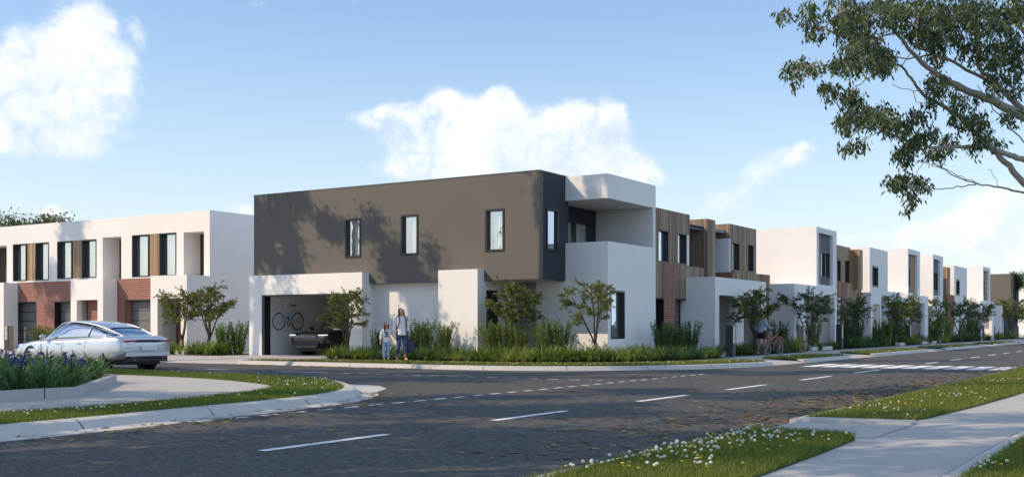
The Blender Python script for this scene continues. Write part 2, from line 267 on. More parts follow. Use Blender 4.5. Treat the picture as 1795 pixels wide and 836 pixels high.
# ------------------------------------------------------------------ mesh building and naming
class MB:
    def __init__(s): s.v = []; s.f = []; s.m = []
    def quad(s, a, b, c, d, mi=0):
        i = len(s.v); s.v += [tuple(a), tuple(b), tuple(c), tuple(d)]; s.f.append((i, i + 1, i + 2, i + 3)); s.m.append(mi); return s
    def poly(s, pts, mi=0): i = len(s.v); s.v += [tuple(p) for p in pts]; s.f.append(tuple(range(i, i + len(pts)))); s.m.append(mi); return s
    def box(s, x0, x1, y0, y1, z0, z1, mi=0):
        if x0 > x1: x0, x1 = x1, x0
        if y0 > y1: y0, y1 = y1, y0
        if z0 > z1: z0, z1 = z1, z0
        i = len(s.v); s.v += [(x, y, z) for z in (z0, z1) for y in (y0, y1) for x in (x0, x1)]
        s.f += [tuple(i + k for k in q) for q in ((0, 2, 3, 1), (4, 5, 7, 6), (0, 1, 5, 4), (2, 6, 7, 3), (0, 4, 6, 2), (1, 3, 7, 5))]; s.m += [mi] * 6; return s
    def prism(s, pts, z0, z1, mi=0):                      # plan polygon (counter-clockwise) extruded
        n = len(pts); i = len(s.v); s.v += [(p[0], p[1], z0) for p in pts] + [(p[0], p[1], z1) for p in pts]
        s.f.append(tuple(i + n + k for k in range(n))); s.f.append(tuple(i + n - 1 - k for k in range(n))); s.m += [mi] * 2
        for k in range(n): k2 = (k + 1) % n; s.f.append((i + k, i + k2, i + n + k2, i + n + k)); s.m.append(mi)
        return s
    def tube(s, pts, rad, n=6, cap=True, mi=0):
        pts = [Vector(p) for p in pts]; rad = [rad] * len(pts) if isinstance(rad, (int, float)) else rad; base = len(s.v); up = None
        for k, p in enumerate(pts):
            d = (pts[min(k + 1, len(pts) - 1)] - pts[max(k - 1, 0)])
            d = d.normalized() if d.length > 1e-9 else Vector((0, 0, 1))
            if up is None: up = Vector((1, 0, 0)) if abs(d.x) < .8 else Vector((0, 1, 0))
            a = d.cross(up).normalized() if d.cross(up).length > 1e-6 else d.orthogonal().normalized(); bb = d.cross(a); up = bb.cross(d) * -1 if False else up
            for j in range(n): t = 2 * pi * j / n; s.v.append(tuple(p + (a * cos(t) + bb * sin(t)) * rad[k]))
        for k in range(len(pts) - 1):
            for j in range(n): j2 = (j + 1) % n; A = base + k * n; B = A + n; s.f.append((A + j, A + j2, B + j2, B + j)); s.m.append(mi)
        if cap:
            s.f.append(tuple(base + n - 1 - j for j in range(n))); s.f.append(tuple(base + (len(pts) - 1) * n + j for j in range(n))); s.m += [mi] * 2
        return s
    def lathe(s, prof, cen, axis, n=20, mi=0):            # prof: list of (r, h) along axis
        axis = Vector(axis).normalized(); a = axis.orthogonal().normalized(); bb = axis.cross(a); base = len(s.v); cen = Vector(cen)
        for (r, h) in prof:
            for j in range(n): t = 2 * pi * j / n; s.v.append(tuple(cen + axis * h + (a * cos(t) + bb * sin(t)) * r))
        for k in range(len(prof) - 1):
            for j in range(n): j2 = (j + 1) % n; A = base + k * n; B = A + n; s.f.append((A + j, A + j2, B + j2, B + j)); s.m.append(mi)
        return s
    def ball(s, c, r, n=8, m_=6, mi=0):
        r = (r, r, r) if isinstance(r, (int, float)) else r
        base = len(s.v)
        for k in range(m_ + 1):
            ph = pi * k / m_
            for j in range(n): t = 2 * pi * j / n; s.v.append((c[0] + r[0] * sin(ph) * cos(t), c[1] + r[1] * sin(ph) * sin(t), c[2] + r[2] * cos(ph)))
        for k in range(m_):
            for j in range(n): j2 = (j + 1) % n; A = base + k * n; B = A + n; s.f.append((A + j, B + j, B + j2, A + j2)); s.m.append(mi)
        return s
    def build(s, name, mat, parent=None, origin=(0, 0, 0), smooth=False, bevel=0):
        me = bpy.data.meshes.new(name); o = Vector(origin)
        me.from_pydata([(v[0] - o.x, v[1] - o.y, v[2] - o.z) for v in s.v], [], s.f)
        mats = mat if isinstance(mat, (list, tuple)) else [mat]
        for k in mats: me.materials.append(MATS[k])
        if len(mats) > 1: me.polygons.foreach_set('material_index', s.m)
        if smooth: me.polygons.foreach_set('use_smooth', [True] * len(me.polygons))
        me.update()
        ob = bpy.data.objects.new(name, me); COL.objects.link(ob)
        if parent: ob.parent = parent
        if bevel:
            mo = ob.modifiers.new('bevel', 'BEVEL'); mo.width = bevel; mo.segments = 2; mo.limit_method = 'ANGLE'
        return ob
def npmesh(name, verts, faces, mat, parent=None, k=4, mats=None, midx=None):     # fast mesh of many equal-sized faces
    me = bpy.data.meshes.new(name); nv, nf = len(verts), len(faces)
    me.vertices.add(nv); me.vertices.foreach_set('co', np.asarray(verts, dtype=np.float32).ravel())
    me.loops.add(nf * k); me.loops.foreach_set('vertex_index', np.asarray(faces, dtype=np.int32).ravel())
    me.polygons.add(nf); me.polygons.foreach_set('loop_start', np.arange(0, nf * k, k, dtype=np.int32)); me.polygons.foreach_set('loop_total', np.full(nf, k, dtype=np.int32))
    for q in (mats or [mat]): me.materials.append(MATS[q])
    if midx is not None: me.polygons.foreach_set('material_index', np.asarray(midx, dtype=np.int32))
    me.update(calc_edges=True); me.validate()
    ob = bpy.data.objects.new(name, me); COL.objects.link(ob); ob.parent = parent; return ob
def tag(o, label=None, cat=None, group=None, kind=None):
    if label: o['label'] = label
    if cat: o['category'] = cat
    if group: o['group'] = group
    if kind: o['kind'] = kind
    return o
def thing(name, label, cat, loc=(0, 0, 0), rz=0, group=None, scale=1):
    o = bpy.data.objects.new(name, None); COL.objects.link(o); o.location = loc; o.rotation_euler = (0, 0, rz); o.scale = (scale,) * 3 if isinstance(scale, (int, float)) else scale
    o.empty_display_size = .2; return tag(o, label, cat, group)
def copy_thing(src, loc, rz=0, scale=1, label=None, group=None, cat=None):
    r = src.copy(); COL.objects.link(r); r.location = loc; r.rotation_euler = (0, 0, rz); r.scale = (scale,) * 3 if isinstance(scale, (int, float)) else scale
    if label: r['label'] = label
    if group: r['group'] = group
    for ch in src.children:
        c = ch.copy(); COL.objects.link(c); c.parent = r
        for g in ch.children: d = g.copy(); COL.objects.link(d); d.parent = c
    return r
def struct(name, mb, mat, **kw): return tag(mb.build(name, mat, **kw), kind='structure')
# ------------------------------------------------------------------ ground, roads, kerbs
RZ = -.12
def offset_line(pts, o):                                 # offset a polyline to its left by o
    out = []
    for i, p in enumerate(pts):
        a = Vector(pts[max(i - 1, 0)]); b = Vector(pts[min(i + 1, len(pts) - 1)]); d = (b - a).normalized()
        out.append((p[0] - d.y * o, p[1] + d.x * o))
    return out
def smooth_line(pts, n=4):                               # Catmull-Rom
    out = []
    for i in range(len(pts) - 1):
        p0, p1, p2, p3 = [Vector(pts[min(max(i + k, 0), len(pts) - 1)]) for k in (-1, 0, 1, 2)]
        for k in range(n):
            t = k / n; out.append(tuple(.5 * ((2 * p1) + (-p0 + p2) * t + (2 * p0 - 5 * p1 + 4 * p2 - p3) * t * t + (-p0 + 3 * p1 - 3 * p2 + p3) * t ** 3)))
    return out + [tuple(pts[-1])]
def sweep(mb, line, prof):                               # prof: [(offset to the left, z)]
    rows = [[(q[0], q[1], z) for q in offset_line(line, o)] for o, z in prof]
    for a, b in zip(rows[:-1], rows[1:]):
        for i in range(len(line) - 1): mb.quad(a[i], a[i + 1], b[i + 1], b[i])
    for i in (0, len(line) - 1): mb.poly([r[i] for r in rows])
def densify(line, step=2.4):
    out = []
    for a, b in zip(line[:-1], line[1:]):
        n = max(1, int((Vector(b) - Vector(a)).length / step))
        out += [tuple(Vector(a).lerp(Vector(b), k / n)) for k in range(n)]
    return out + [line[-1]]

struct('ground', MB().poly([(-1500, -600, -.16), (1500, -600, -.16), (1500, 2500, -.16), (-1500, 2500, -.16)]), 'far_ground')
struct('road', MB().poly([(-140, -60, RZ), (-3.9, -60, RZ), (-3.9, 420, RZ), (-13.5, 420, RZ), (-13.5, 27, RZ), (-140, 27, RZ)]), 'asphalt')

# north block: kerb line (road side), the block lies to its left
corner = smooth_line([(-20.5, 25.35), (-18, 25.35), (-16.2, 25.65), (-14.6, 26.45), (-13.2, 27.8), (-12.2, 29.6), (-11.55, 31.9), (-11.32, 34.2)], 4)
K = [(-140, 25.35), (-60, 25.35), (-36, 25.35), (-27, 25.35)] + corner + [(-11.3, 37), (-11.3, 60), (-11.3, 120), (-11.3, 420)]
def line_between(line, f0, f1):                          # part of a polyline selected by predicate ends (by arc length)
    pts = [Vector(p) for p in line]; L = [0]
    for a, b in zip(pts[:-1], pts[1:]): L.append(L[-1] + (b - a).length)
    def at(s):
        for i in range(len(L) - 1):
            if L[i] <= s <= L[i + 1]: return tuple(pts[i].lerp(pts[i + 1], (s - L[i]) / max(1e-9, L[i + 1] - L[i])))
        return tuple(pts[-1])
    return [at(f0)] + [tuple(p) for p, s in zip(pts, L) if f0 + .01 < s < f1 - .01] + [at(f1)]
def arc_at(line, test):
    s = 0; pts = [Vector(p) for p in line]
    for a, b in zip(pts[:-1], pts[1:]):
        n = max(1, int((b - a).length / .05))
        for k in range(n):
            q = a.lerp(b, k / n)
            if test(q): return s + (b - a).length * k / n
        s += (b - a).length
    return s
sX = lambda X: arc_at(K, lambda q: q.x >= X)
sY = lambda Y: arc_at(K, lambda q: q.y >= Y and q.x > -14)
VERGES = [(sX(-80), sX(-46.5)), (sX(-26.6), sY(33.6)), (sY(36.6), sY(uY(-11.3, 1493))), (sY(uY(-12.4, 1490)), sY(uY(-11.3, 1629))), (sY(uY(-12.4, 1622)), sY(uY(-11.3, 1727))), (sY(uY(-12.2, 1724)), sY(uY(-11.3, 1787))), (sY(150), sY(400))]
kerb = MB(); gut = MB(); ramps = MB(); joints = MB(); vpolys = []
KPROF = [(.30, -.03), (.30, .0), (.15, .002), (.11, -.012), (.05, -.118), (.0, -.119)]
for i, (a, b) in enumerate(VERGES):
    ln = densify(line_between(K, a, b)); sweep(kerb, ln, KPROF)
    w = 1.55; o0 = offset_line(ln, .29); o1 = offset_line(line_between(ln, .0, 1e9), w)
    if i == 1: o1 = offset_line(ln, w); o1[0] = o0[0]; o1[1] = tuple(Vector(o0[1]).lerp(Vector(o1[1]), .6)); o1[-1] = tuple(Vector(o0[-1]).lerp(Vector(o1[-1]), .25))
    vpolys.append(o0 + o1[::-1])
    if i:
        ga, gb = VERGES[i - 1][1], a; gl = densify(line_between(K, ga, gb)); sweep(ramps, gl, [(1.56, -.0045), (.30, -.06), (.0, -.117)])
    s = a + 2.4
    while s < min(b, a + 60):
        q0, q1 = line_between(K, s - .006, s + .006)[0], line_between(K, s - .006, s + .006)[-1]; d = Vector((q1[0] - q0[0], q1[1] - q0[1])).normalized(); nn = Vector((-d.y, d.x))
        p0 = Vector(q0) + nn * .04; p1 = Vector(q0) + nn * .31
        joints.poly([(p0.x, p0.y, -.110), (p0.x + d.x * .012, p0.y + d.y * .012, -.110), (p0.x + nn.x * .075 + d.x * .012, p0.y + nn.y * .075 + d.y * .012, .004), (p0.x + nn.x * .075, p0.y + nn.y * .075, .004)])
        s += 2.4
inner = []
for i, (a, b) in enumerate(VERGES):
    inner += offset_line(line_between(K, a, b), .28)
    if i < len(VERGES) - 1: inner += offset_line(line_between(K, b + .02, VERGES[i + 1][0] - .02), 1.55)
struct('pavement', MB().poly([(-140, inner[0][1], -.008)] + [(x, y, -.008) for x, y in inner] + [(inner[-1][0], 420, -.008), (-140, 420, -.008)]), 'concrete_path')
struct('kerb', kerb, 'concrete_kerb'); struct('kerb_joints', joints, 'groove_black'); struct('driveway_ramps', ramps, 'driveway_concrete')
verge = MB()
for p in vpolys: verge.prism(p, -.007, .012)
struct('verge', verge, 'lawn')
struct('garage_driveway', MB().box(-31.6, -26.0, 27.0, 31.2, -.007, .002), 'driveway_concrete')

# south-west corner block (kerb measured along its back edge), the block lies to the left when walked towards -Y then...
isl = smooth_line([(-23.3, 18.25), (-20.2, 17.75), (-18.4, 17.65), (-16.5, 17.35), (-15, 16.75), (-14.0, 15.97), (-13.1, 15.1), (-12.5, 14.3), (-12.0, 13.2), (-11.68, 11.7), (-11.45, 9.8), (-11.28, 8.3), (-11.2, 7.0)], 4)
isl = [(-140, 18.3), (-60, 18.3), (-30, 18.3)] + isl + [(-11.15, 2), (-11.15, -60)]
ik = MB(); sweep(ik, densify(isl), [(-.02, -.03), (-.02, .004), (.16, .002), (.21, -.014), (.30, -.106), (.34, -.112), (.62, -.117)]); struct('corner_kerb', ik, 'concrete_kerb')
ij = MB(); s_ = arc_at(isl, lambda q: q.x > -16)
for k in range(14):
    seg = line_between(isl, s_ + k * 2.2, s_ + k * 2.2 + .012); d = (Vector(seg[-1]) - Vector(seg[0])).normalized(); nn = Vector((-d.y, d.x)); q = Vector(seg[0]); e = d * .012
    A, B, D = q, q + nn * .19, q + nn * .315
    ij.quad((A.x, A.y, .006), (A.x + e.x, A.y + e.y, .006), (B.x + e.x, B.y + e.y, .003), (B.x, B.y, .003)); ij.quad((B.x, B.y, .003), (B.x + e.x, B.y + e.y, .003), (D.x + e.x, D.y + e.y, -.105), (D.x, D.y, -.105))
struct('corner_kerb_joints', ij, 'groove_black')
apron = [(-14.95, 17.5), (-14.1, 17.35), (-13.35, 16.65), (-12.85, 15.75), (-12.35, 14.7), (-12.6, 14.5), (-13.2, 15.25), (-14.1, 16.15), (-15.1, 16.95)]
struct('kerb_apron', MB().prism(apron, -.13, -.108), 'concrete_kerb')
struct('corner_lawn', MB().poly([(x, y, .0) for x, y in isl] + [(-140, -60, .0)]), 'lawn')
ip = smooth_line([(-12.6, 6.5), (-12.58, 8.12), (-12.56, 9.3), (-12.77, 10.9), (-13.15, 12.6), (-13.75, 13.8), (-14.3, 14.5), (-15.5, 15.2), (-17.9, 16.0), (-21.3, 16.3)], 4)
struct('corner_path', MB().poly([(-12.6, -60, .006)] + [(x, y, .006) for x, y in ip] + [(-60, 16.3, .006), (-60, -60, .006)]), 'concrete_path')

# right-hand verge and footpath
sb = MB(); sb.box(-3.92, 60, -60, 420, -.15, -.008); struct('right_pavement', sb, 'concrete_path')
rk = MB()
rk.box(-4.07, -3.92, -60, 11.0, -.15, .0); rk.box(-4.07, -3.92, 11.0, 12.55, -.15, -.045); rk.box(-4.07, -3.92, 12.55, 420, -.15, .0); rk.box(-1.56, -1.43, -60, 420, -.02, .012)
rk.prism([(-3.915, 12.5), (-3.6, 12.42), (-2.72, 12.62), (-2.72, 12.86), (-3.1, 12.8), (-3.915, 12.68)], -.007, .03)
struct('edge_kerb', rk, 'concrete_kerb')
struct('crossing_ramp', MB().poly([(-3.93, 10.98, -.035), (-2.7, 10.9, -.003), (-2.7, 12.9, -.003), (-3.93, 12.6, -.035)][::1]), 'driveway_concrete')
R1 = [(-3.92, -20), (-2.72, -20), (-2.70, 7.5), (-2.74, 9.2), (-2.80, 10.6), (-2.95, 10.95), (-3.3, 11.02), (-3.92, 11.0)]
R2 = [(-3.92, 12.66), (-3.1, 12.78), (-2.85, 12.95), (-2.74, 13.6), (-2.60, 16), (-2.50, 19), (-2.45, 24), (-2.45, 420), (-3.92, 420)]
R3 = [(-1.43, -20), (60, -20), (60, 420), (-1.43, 420)]
rv = MB()
for p in (R1, R2, R3): rv.prism(p, -.0075, .006)
struct('right_lawn', rv, 'lawn')

# painted markings
mk = MB()
def stripe(x0, x1, y0, y1): mk.poly([(x0, y0, RZ + .004), (x1, y0, RZ + .004), (x1, y1, RZ + .004), (x0, y1, RZ + .004)])
def gpr(u, v): return gp(u, v, RZ)
XC = -7.68
for (ua, va, ub, vb) in [(445, 789, 680, 761), (853, 736, 997, 720), (1110, 703, 1204, 692), (1275, 683, 1345, 674), (1405, 666, 1457, 659), (1500, 653.5, 1545, 648)]:
    stripe(XC - .06, XC + .06, gpr(ua, va)[1], gpr(ub, vb)[1])
stripe(XC - .06, XC + .06, 3.4, 5.4)
for k in range(40): stripe(XC - .06, XC + .06, 37.8 + k * 4.2, 37.8 + k * 4.2 + 2.0)
y = 9.6
while y < 26.0: stripe(-10.80, -10.71, y, y + .30); y += .565
x = -19.0
while x < -11.2: stripe(x, x + .30, 21.80, 21.89); x += .565
for k in range(18): stripe(-21.4 - k * 3.75, -19.5 - k * 3.75, 21.80, 21.90)
for k in range(10): stripe(-10.35 + k * .585, -10.35 + k * .585 + .43, 33.0, 35.9)
struct('road_markings', mk, 'road_paint')

# ------------------------------------------------------------------ grass, flowers, fallen leaves
npr = np.random.default_rng(5)
def in_poly(P, poly):
    x, y = P[:, 0], P[:, 1]; r = np.zeros(len(P), bool); n = len(poly); j = n - 1
    for i in range(n):
        xi, yi = poly[i]; xj, yj = poly[j]
        c = ((yi > y) != (yj > y)) & (x < (xj - xi) * (y - yi) / (yj - yi + 1e-12) + xi); r ^= c; j = i
    return r
def in_view(P, m=.03):
    xc = CS * P[:, 0] + SN * P[:, 1]; d = -SN * P[:, 0] + CS * P[:, 1]; q = xc / np.maximum(d, .01)
    return (d > 1) & (np.abs(q) < .468 + m), d
def sample(poly, dens, bb=None, near=9.0, powr=1.6):
    xs = [p[0] for p in poly]; ys = [p[1] for p in poly]; x0, x1, y0, y1 = bb or (min(xs), max(xs), min(ys), max(ys))
    n = int(dens * (x1 - x0) * (y1 - y0)); P = npr.random((n, 2)) * (x1 - x0, y1 - y0) + (x0, y0)
    ok, d = in_view(P); keep = ok & (npr.random(n) < np.minimum(1, (near / np.maximum(d, .1)) ** powr)); P = P[keep]; d = d[keep]
    k = in_poly(P, poly); return P[k], d[k]
def blades(name, P, d, z, h, w, mats, dry=.12, near=9.0):
    n = len(P); a = npr.random(n) * 2 * pi; hh = h * (.55 + .8 * npr.random(n)); ww = w * (.7 + .6 * npr.random(n)) * np.maximum(1, d / near) ** .75
    lean = hh * (.15 + .75 * npr.random(n)); b = npr.random(n) * 2 * pi
    V = np.zeros((n, 4, 3)); dx, dy = np.cos(a) * ww / 2, np.sin(a) * ww / 2; zz = np.full(n, z)
    V[:, 0] = np.stack([P[:, 0] - dx, P[:, 1] - dy, zz], 1); V[:, 1] = np.stack([P[:, 0] + dx, P[:, 1] + dy, zz], 1)
    tx, ty = P[:, 0] + np.cos(b) * lean, P[:, 1] + np.sin(b) * lean
    V[:, 2] = np.stack([tx + dx * .25, ty + dy * .25, zz + hh], 1); V[:, 3] = np.stack([tx - dx * .25, ty - dy * .25, zz + hh], 1)
    F = np.arange(n * 4).reshape(n, 4); mi = (npr.random(n) < dry).astype(int)
    return tag(npmesh(name, V.reshape(-1, 3), F, None, mats=mats, midx=mi), kind='stuff')
GM = ['grass_blade', 'grass_dry']
Pa, da = sample(R1, 7500, (-3.92, -2.68, 5, 11.1)); Pb, db = sample(R2, 7500, (-3.92, -2.44, 12.6, 60)); Pc, dc = sample(R3, 6500, (-1.43, 1.5, 7, 40))
blades('verge_grass', np.concatenate([Pa, Pb, Pc]), np.concatenate([da, db, dc]), .0, .055, .0055, GM, .30)
isl_grass = [p for p in isl if p[0] > -30.5] + [(-11.15, 4), (-12.6, 4)] + ip + [(-30, 16.3), (-30, 18.3)]
isl_grass = [p for p in isl if p[0] > -30.5 and p[1] > 3] + [(-11.2, 4), (-12.62, 4)] + ip + [(-30.4, 16.3)]
Pd, dd = sample(isl_grass, 6500, (-30.4, -11, 4, 18.6)); blades('corner_grass', Pd, dd, .0, .045, .0055, GM, .12)
Q = [sample(p, 1500, None, 26) for p in vpolys[1:6]]
blades('far_verge_grass', np.concatenate([q[0] for q in Q]), np.concatenate([q[1] for q in Q]), .01, .06, .009, GM, .35, 14)

fl_head = MB().tube([(0, 0, 0), (.004, 0, .04), (0, .002, .075)], .0016, 4).ball((0, .002, .082), (.017, .017, .014), 7, 5)
def flower_mesh(name, col):
    stem = MB().tube([(0, 0, 0), (.004, 0, .04), (0, .002, .078)], .0018, 4); return stem, col
flow_pts = []
def patch(cx, cy, rx, ry, n, yel, clip):
    for _ in range(n):
        for _t in range(20):
            x, y = rnd.gauss(cx, rx * 1.35), rnd.gauss(cy, ry * 1.5)
            if in_poly(np.array([[x, y]]), clip)[0]: flow_pts.append((x, y, rnd.random() < yel)); break
for (u, v, rx, ry, n, yl) in [(1060, 815, .10, .25, 26, .25), (1130, 800, .14, .25, 40, .12), (1210, 790, .16, .3, 55, .15), (1285, 780, .18, .3, 50, .12), (1330, 768, .12, .2, 20, .3), (1370, 770, .2, .35, 32, .35), (1405, 775, .14, .2, 16, .2), (1250, 762, .12, .25, 16, .3), (1180, 815, .12, .2, 22, .3), (1240, 822, .12, .15, 22, .4), (1120, 828, .10, .12, 14, .5), (1300, 768, .12, .3, 14, .3), (1010, 830, .06, .12, 10, .2)]:
    x, y = gp(u, v); patch(x, y, rx, ry, int(n * .68), yl, R1)
for (u, v, n) in [(1510, 714, 7), (1545, 718, 4), (1575, 716, 8), (1600, 714, 9), (1615, 697, 5), (1665, 697, 9), (1690, 694, 7), (1720, 675, 5), (1755, 671, 7), (1575, 733, 5), (1710, 692, 5), (1785, 668, 5), (1580, 700, 4)]:
    x, y = gp(u, v); patch(x, y, .16, .4, n, .2, R2)
for (u, v, n) in [(1700, 822, 8), (1715, 820, 7), (1785, 790, 5), (1780, 762, 4)]: x, y = gp(u, v); patch(x, y, .10, .18, n, .3, R3)
isl_clip = isl_grass
for (u, v, n) in [(20, 734, 5), (40, 722, 8), (75, 722, 7), (100, 726, 10), (130, 724, 16), (150, 726, 10), (165, 721, 6), (230, 717, 5), (245, 720, 4), (350, 699, 9), (430, 703, 4), (440, 694, 5), (290, 705, 8), (480, 671, 8), (500, 673, 18), (520, 676, 18), (545, 678, 14), (565, 676, 10), (540, 669, 10), (575, 683, 10), (470, 663, 8), (505, 661, 5), (550, 667, 8), (335, 653, 4), (300, 652, 3), (390, 656, 5), (430, 660, 5), (590, 677, 7)]:
    x, y = gp(u, v); patch(x, y, .16, .32, max(1, int(n * .55)), .15, isl_clip)
flow_pts.sort(key=lambda p: p[0] ** 2 + p[1] ** 2)
def flower_proto(col, lab, hh):
    r = tag(MB().tube([(0, 0, 0), (.004, 0, .04), (0, .002, .078)], .0018, 4).build('clover_stem', 'grass_blade'), None)
    return r
def proto_flower(name, mat, label, cat, grp, flat):
    o = MB().tube([(0, 0, 0), (.004, 0, .04), (0, .002, .076)], .0018, 4, mi=0).ball((0, .002, .082), (.017, .017, .008 if flat else .014), 7, 5, mi=1).build(name, ['grass_blade', mat])
    return tag(o, label, cat, grp)
fp = [proto_flower('white_flower', 'white_flower', 'small round white clover flower standing in the lawn', 'flower', 'white clover flowers in the lawns', 0), proto_flower('yellow_flower', 'yellow_flower', 'small flat yellow flower standing in the lawn among white clover', 'flower', 'yellow flowers in the lawns', 1)]
used = [False, False]; rest = MB()
for i, (x, y, yl) in enumerate(flow_pts):
    k = int(yl); far = math.hypot(x, y) / 11; sc = rnd.uniform(.6, .95)
    if i < 290:
        if not used[k]: o = fp[k]; used[k] = True
        else: o = fp[k].copy(); COL.objects.link(o)
        o.location = (x, y, .0); o.scale = (sc,) * 3; o.rotation_euler = (0, 0, rnd.random() * 6)
    else: rest.ball((x, y, .07 * sc), (.017 * sc, .017 * sc, .014 * sc), 6, 4, mi=k)
if rest.v: tag(rest.build('lawn_flowers', ['white_flower', 'yellow_flower']), kind='stuff')
dz_ = MB()
for p in vpolys[1:6]:
    Pq, dq = sample(p, 9, None, 200)
    for x, y in Pq:
        r = rnd.uniform(.014, .024); dz_.ball((x, y, .06), (r, r, r * .8), 5, 4, mi=int(rnd.random() < .45))
tag(dz_.build('far_verge_flowers', ['white_flower', 'yellow_flower']), kind='stuff')

def litter(P, z, name='leaf_litter'):
    n = len(P); V = np.zeros((n, 4, 3)); a = npr.random(n) * 2 * pi; L = .045 + .06 * npr.random(n); W = L * (.16 + .2 * npr.random(n))
    c, s = np.cos(a), np.sin(a); zz = z + .004 + .012 * npr.random(n)
    for k, (l, w, dz) in enumerate(((-1, 0, 0), (0, 1, .012), (1, 0, .004), (0, -1, .0))):
        V[:, k, 0] = P[:, 0] + l * L * c - w * W * s; V[:, k, 1] = P[:, 1] + l * L * s + w * W * c; V[:, k, 2] = zz + dz * npr.random(n)
    return V
Ps = []
n = 5200; T = npr.random((n, 2)); X = -4.12 - np.abs(npr.normal(0, 1.05, n)); Y = 8.5 + 30 * T[:, 1]
okl = (X > -8.6) & (npr.random(n) < .25 + .75 * np.exp(-((Y - 19) / 7) ** 2)); Ps.append(np.stack([X, Y], 1)[okl])
n = 260; s0 = arc_at(isl, lambda q: q.x > -13.6); pts = np.array([line_between(isl, s0 + t, s0 + t + .01)[0] for t in npr.random(n) * 9]); off = np.abs(npr.normal(.55, .3, n)); Ps.append(np.stack([pts[:, 0] + off + .3, pts[:, 1]], 1))
n = 300; Ps.append(np.stack([-27 + 8 * npr.random(n), 25.3 - np.abs(npr.normal(0, .25, n))], 1)); n = 500; Ps.append(np.stack([-13 + 9 * npr.random(n), 8 + 22 * npr.random(n)], 1))
P = np.concatenate(Ps); V = litter(P, RZ); F = np.arange(len(P) * 4).reshape(-1, 4)
tag(npmesh('leaf_litter', V.reshape(-1, 3), F, None, mats=['litter_leaf', 'litter_green'], midx=(npr.random(len(P)) < .25).astype(int)), kind='stuff')
# ------------------------------------------------------------------ buildings
# faces: 'S' = wall on a plane Y = const facing the cross street, 'E' = wall on a plane X = const facing the long street
def FP(face, pl, t, n, z): return (t, pl + n, z) if face == 'S' else (pl - n, t, z)
def fbox(mb, face, pl, t0, t1, n0, n1, z0, z1, mi=0):
    a = FP(face, pl, t0, n0, z0); b = FP(face, pl, t1, n1, z1); return mb.box(a[0], b[0], a[1], b[1], a[2], b[2], mi)
def slab(face, pl, t0, t1, z0, z1, th=.2, holes=(), mb=None):
    mb = mb or MB(); hs = [(max(a, t0), min(b, t1), max(c, z0), min(d, z1)) for a, b, c, d in holes]
    ts = sorted({round(v, 4) for h in hs for v in h[:2]} | {round(t0, 4), round(t1, 4)}); zs = sorted({round(v, 4) for h in hs for v in h[2:]} | {round(z0, 4), round(z1, 4)})
    def solid(i, j):
        if not (0 <= i < len(ts) - 1 and 0 <= j < len(zs) - 1): return False
        tm, zm = (ts[i] + ts[i + 1]) / 2, (zs[j] + zs[j + 1]) / 2
        return not any(a < tm < b and c < zm < d for a, b, c, d in hs)
    def q(*p): mb.quad(*[FP(face, pl, *k) for k in p])
    for i in range(len(ts) - 1):
        for j in range(len(zs) - 1):
            if not solid(i, j): continue
            a, b, c, d = ts[i], ts[i + 1], zs[j], zs[j + 1]
            q((a, 0, c), (b, 0, c), (b, 0, d), (a, 0, d)); q((b, th, c), (a, th, c), (a, th, d), (b, th, d))
            if not solid(i - 1, j): q((a, th, c), (a, 0, c), (a, 0, d), (a, th, d))
            if not solid(i + 1, j): q((b, 0, c), (b, th, c), (b, th, d), (b, 0, d))
            if not solid(i, j - 1): q((a, 0, c), (a, th, c), (b, th, c), (b, 0, c))
            if not solid(i, j + 1): q((a, 0, d), (b, 0, d), (b, th, d), (a, th, d))
    return mb
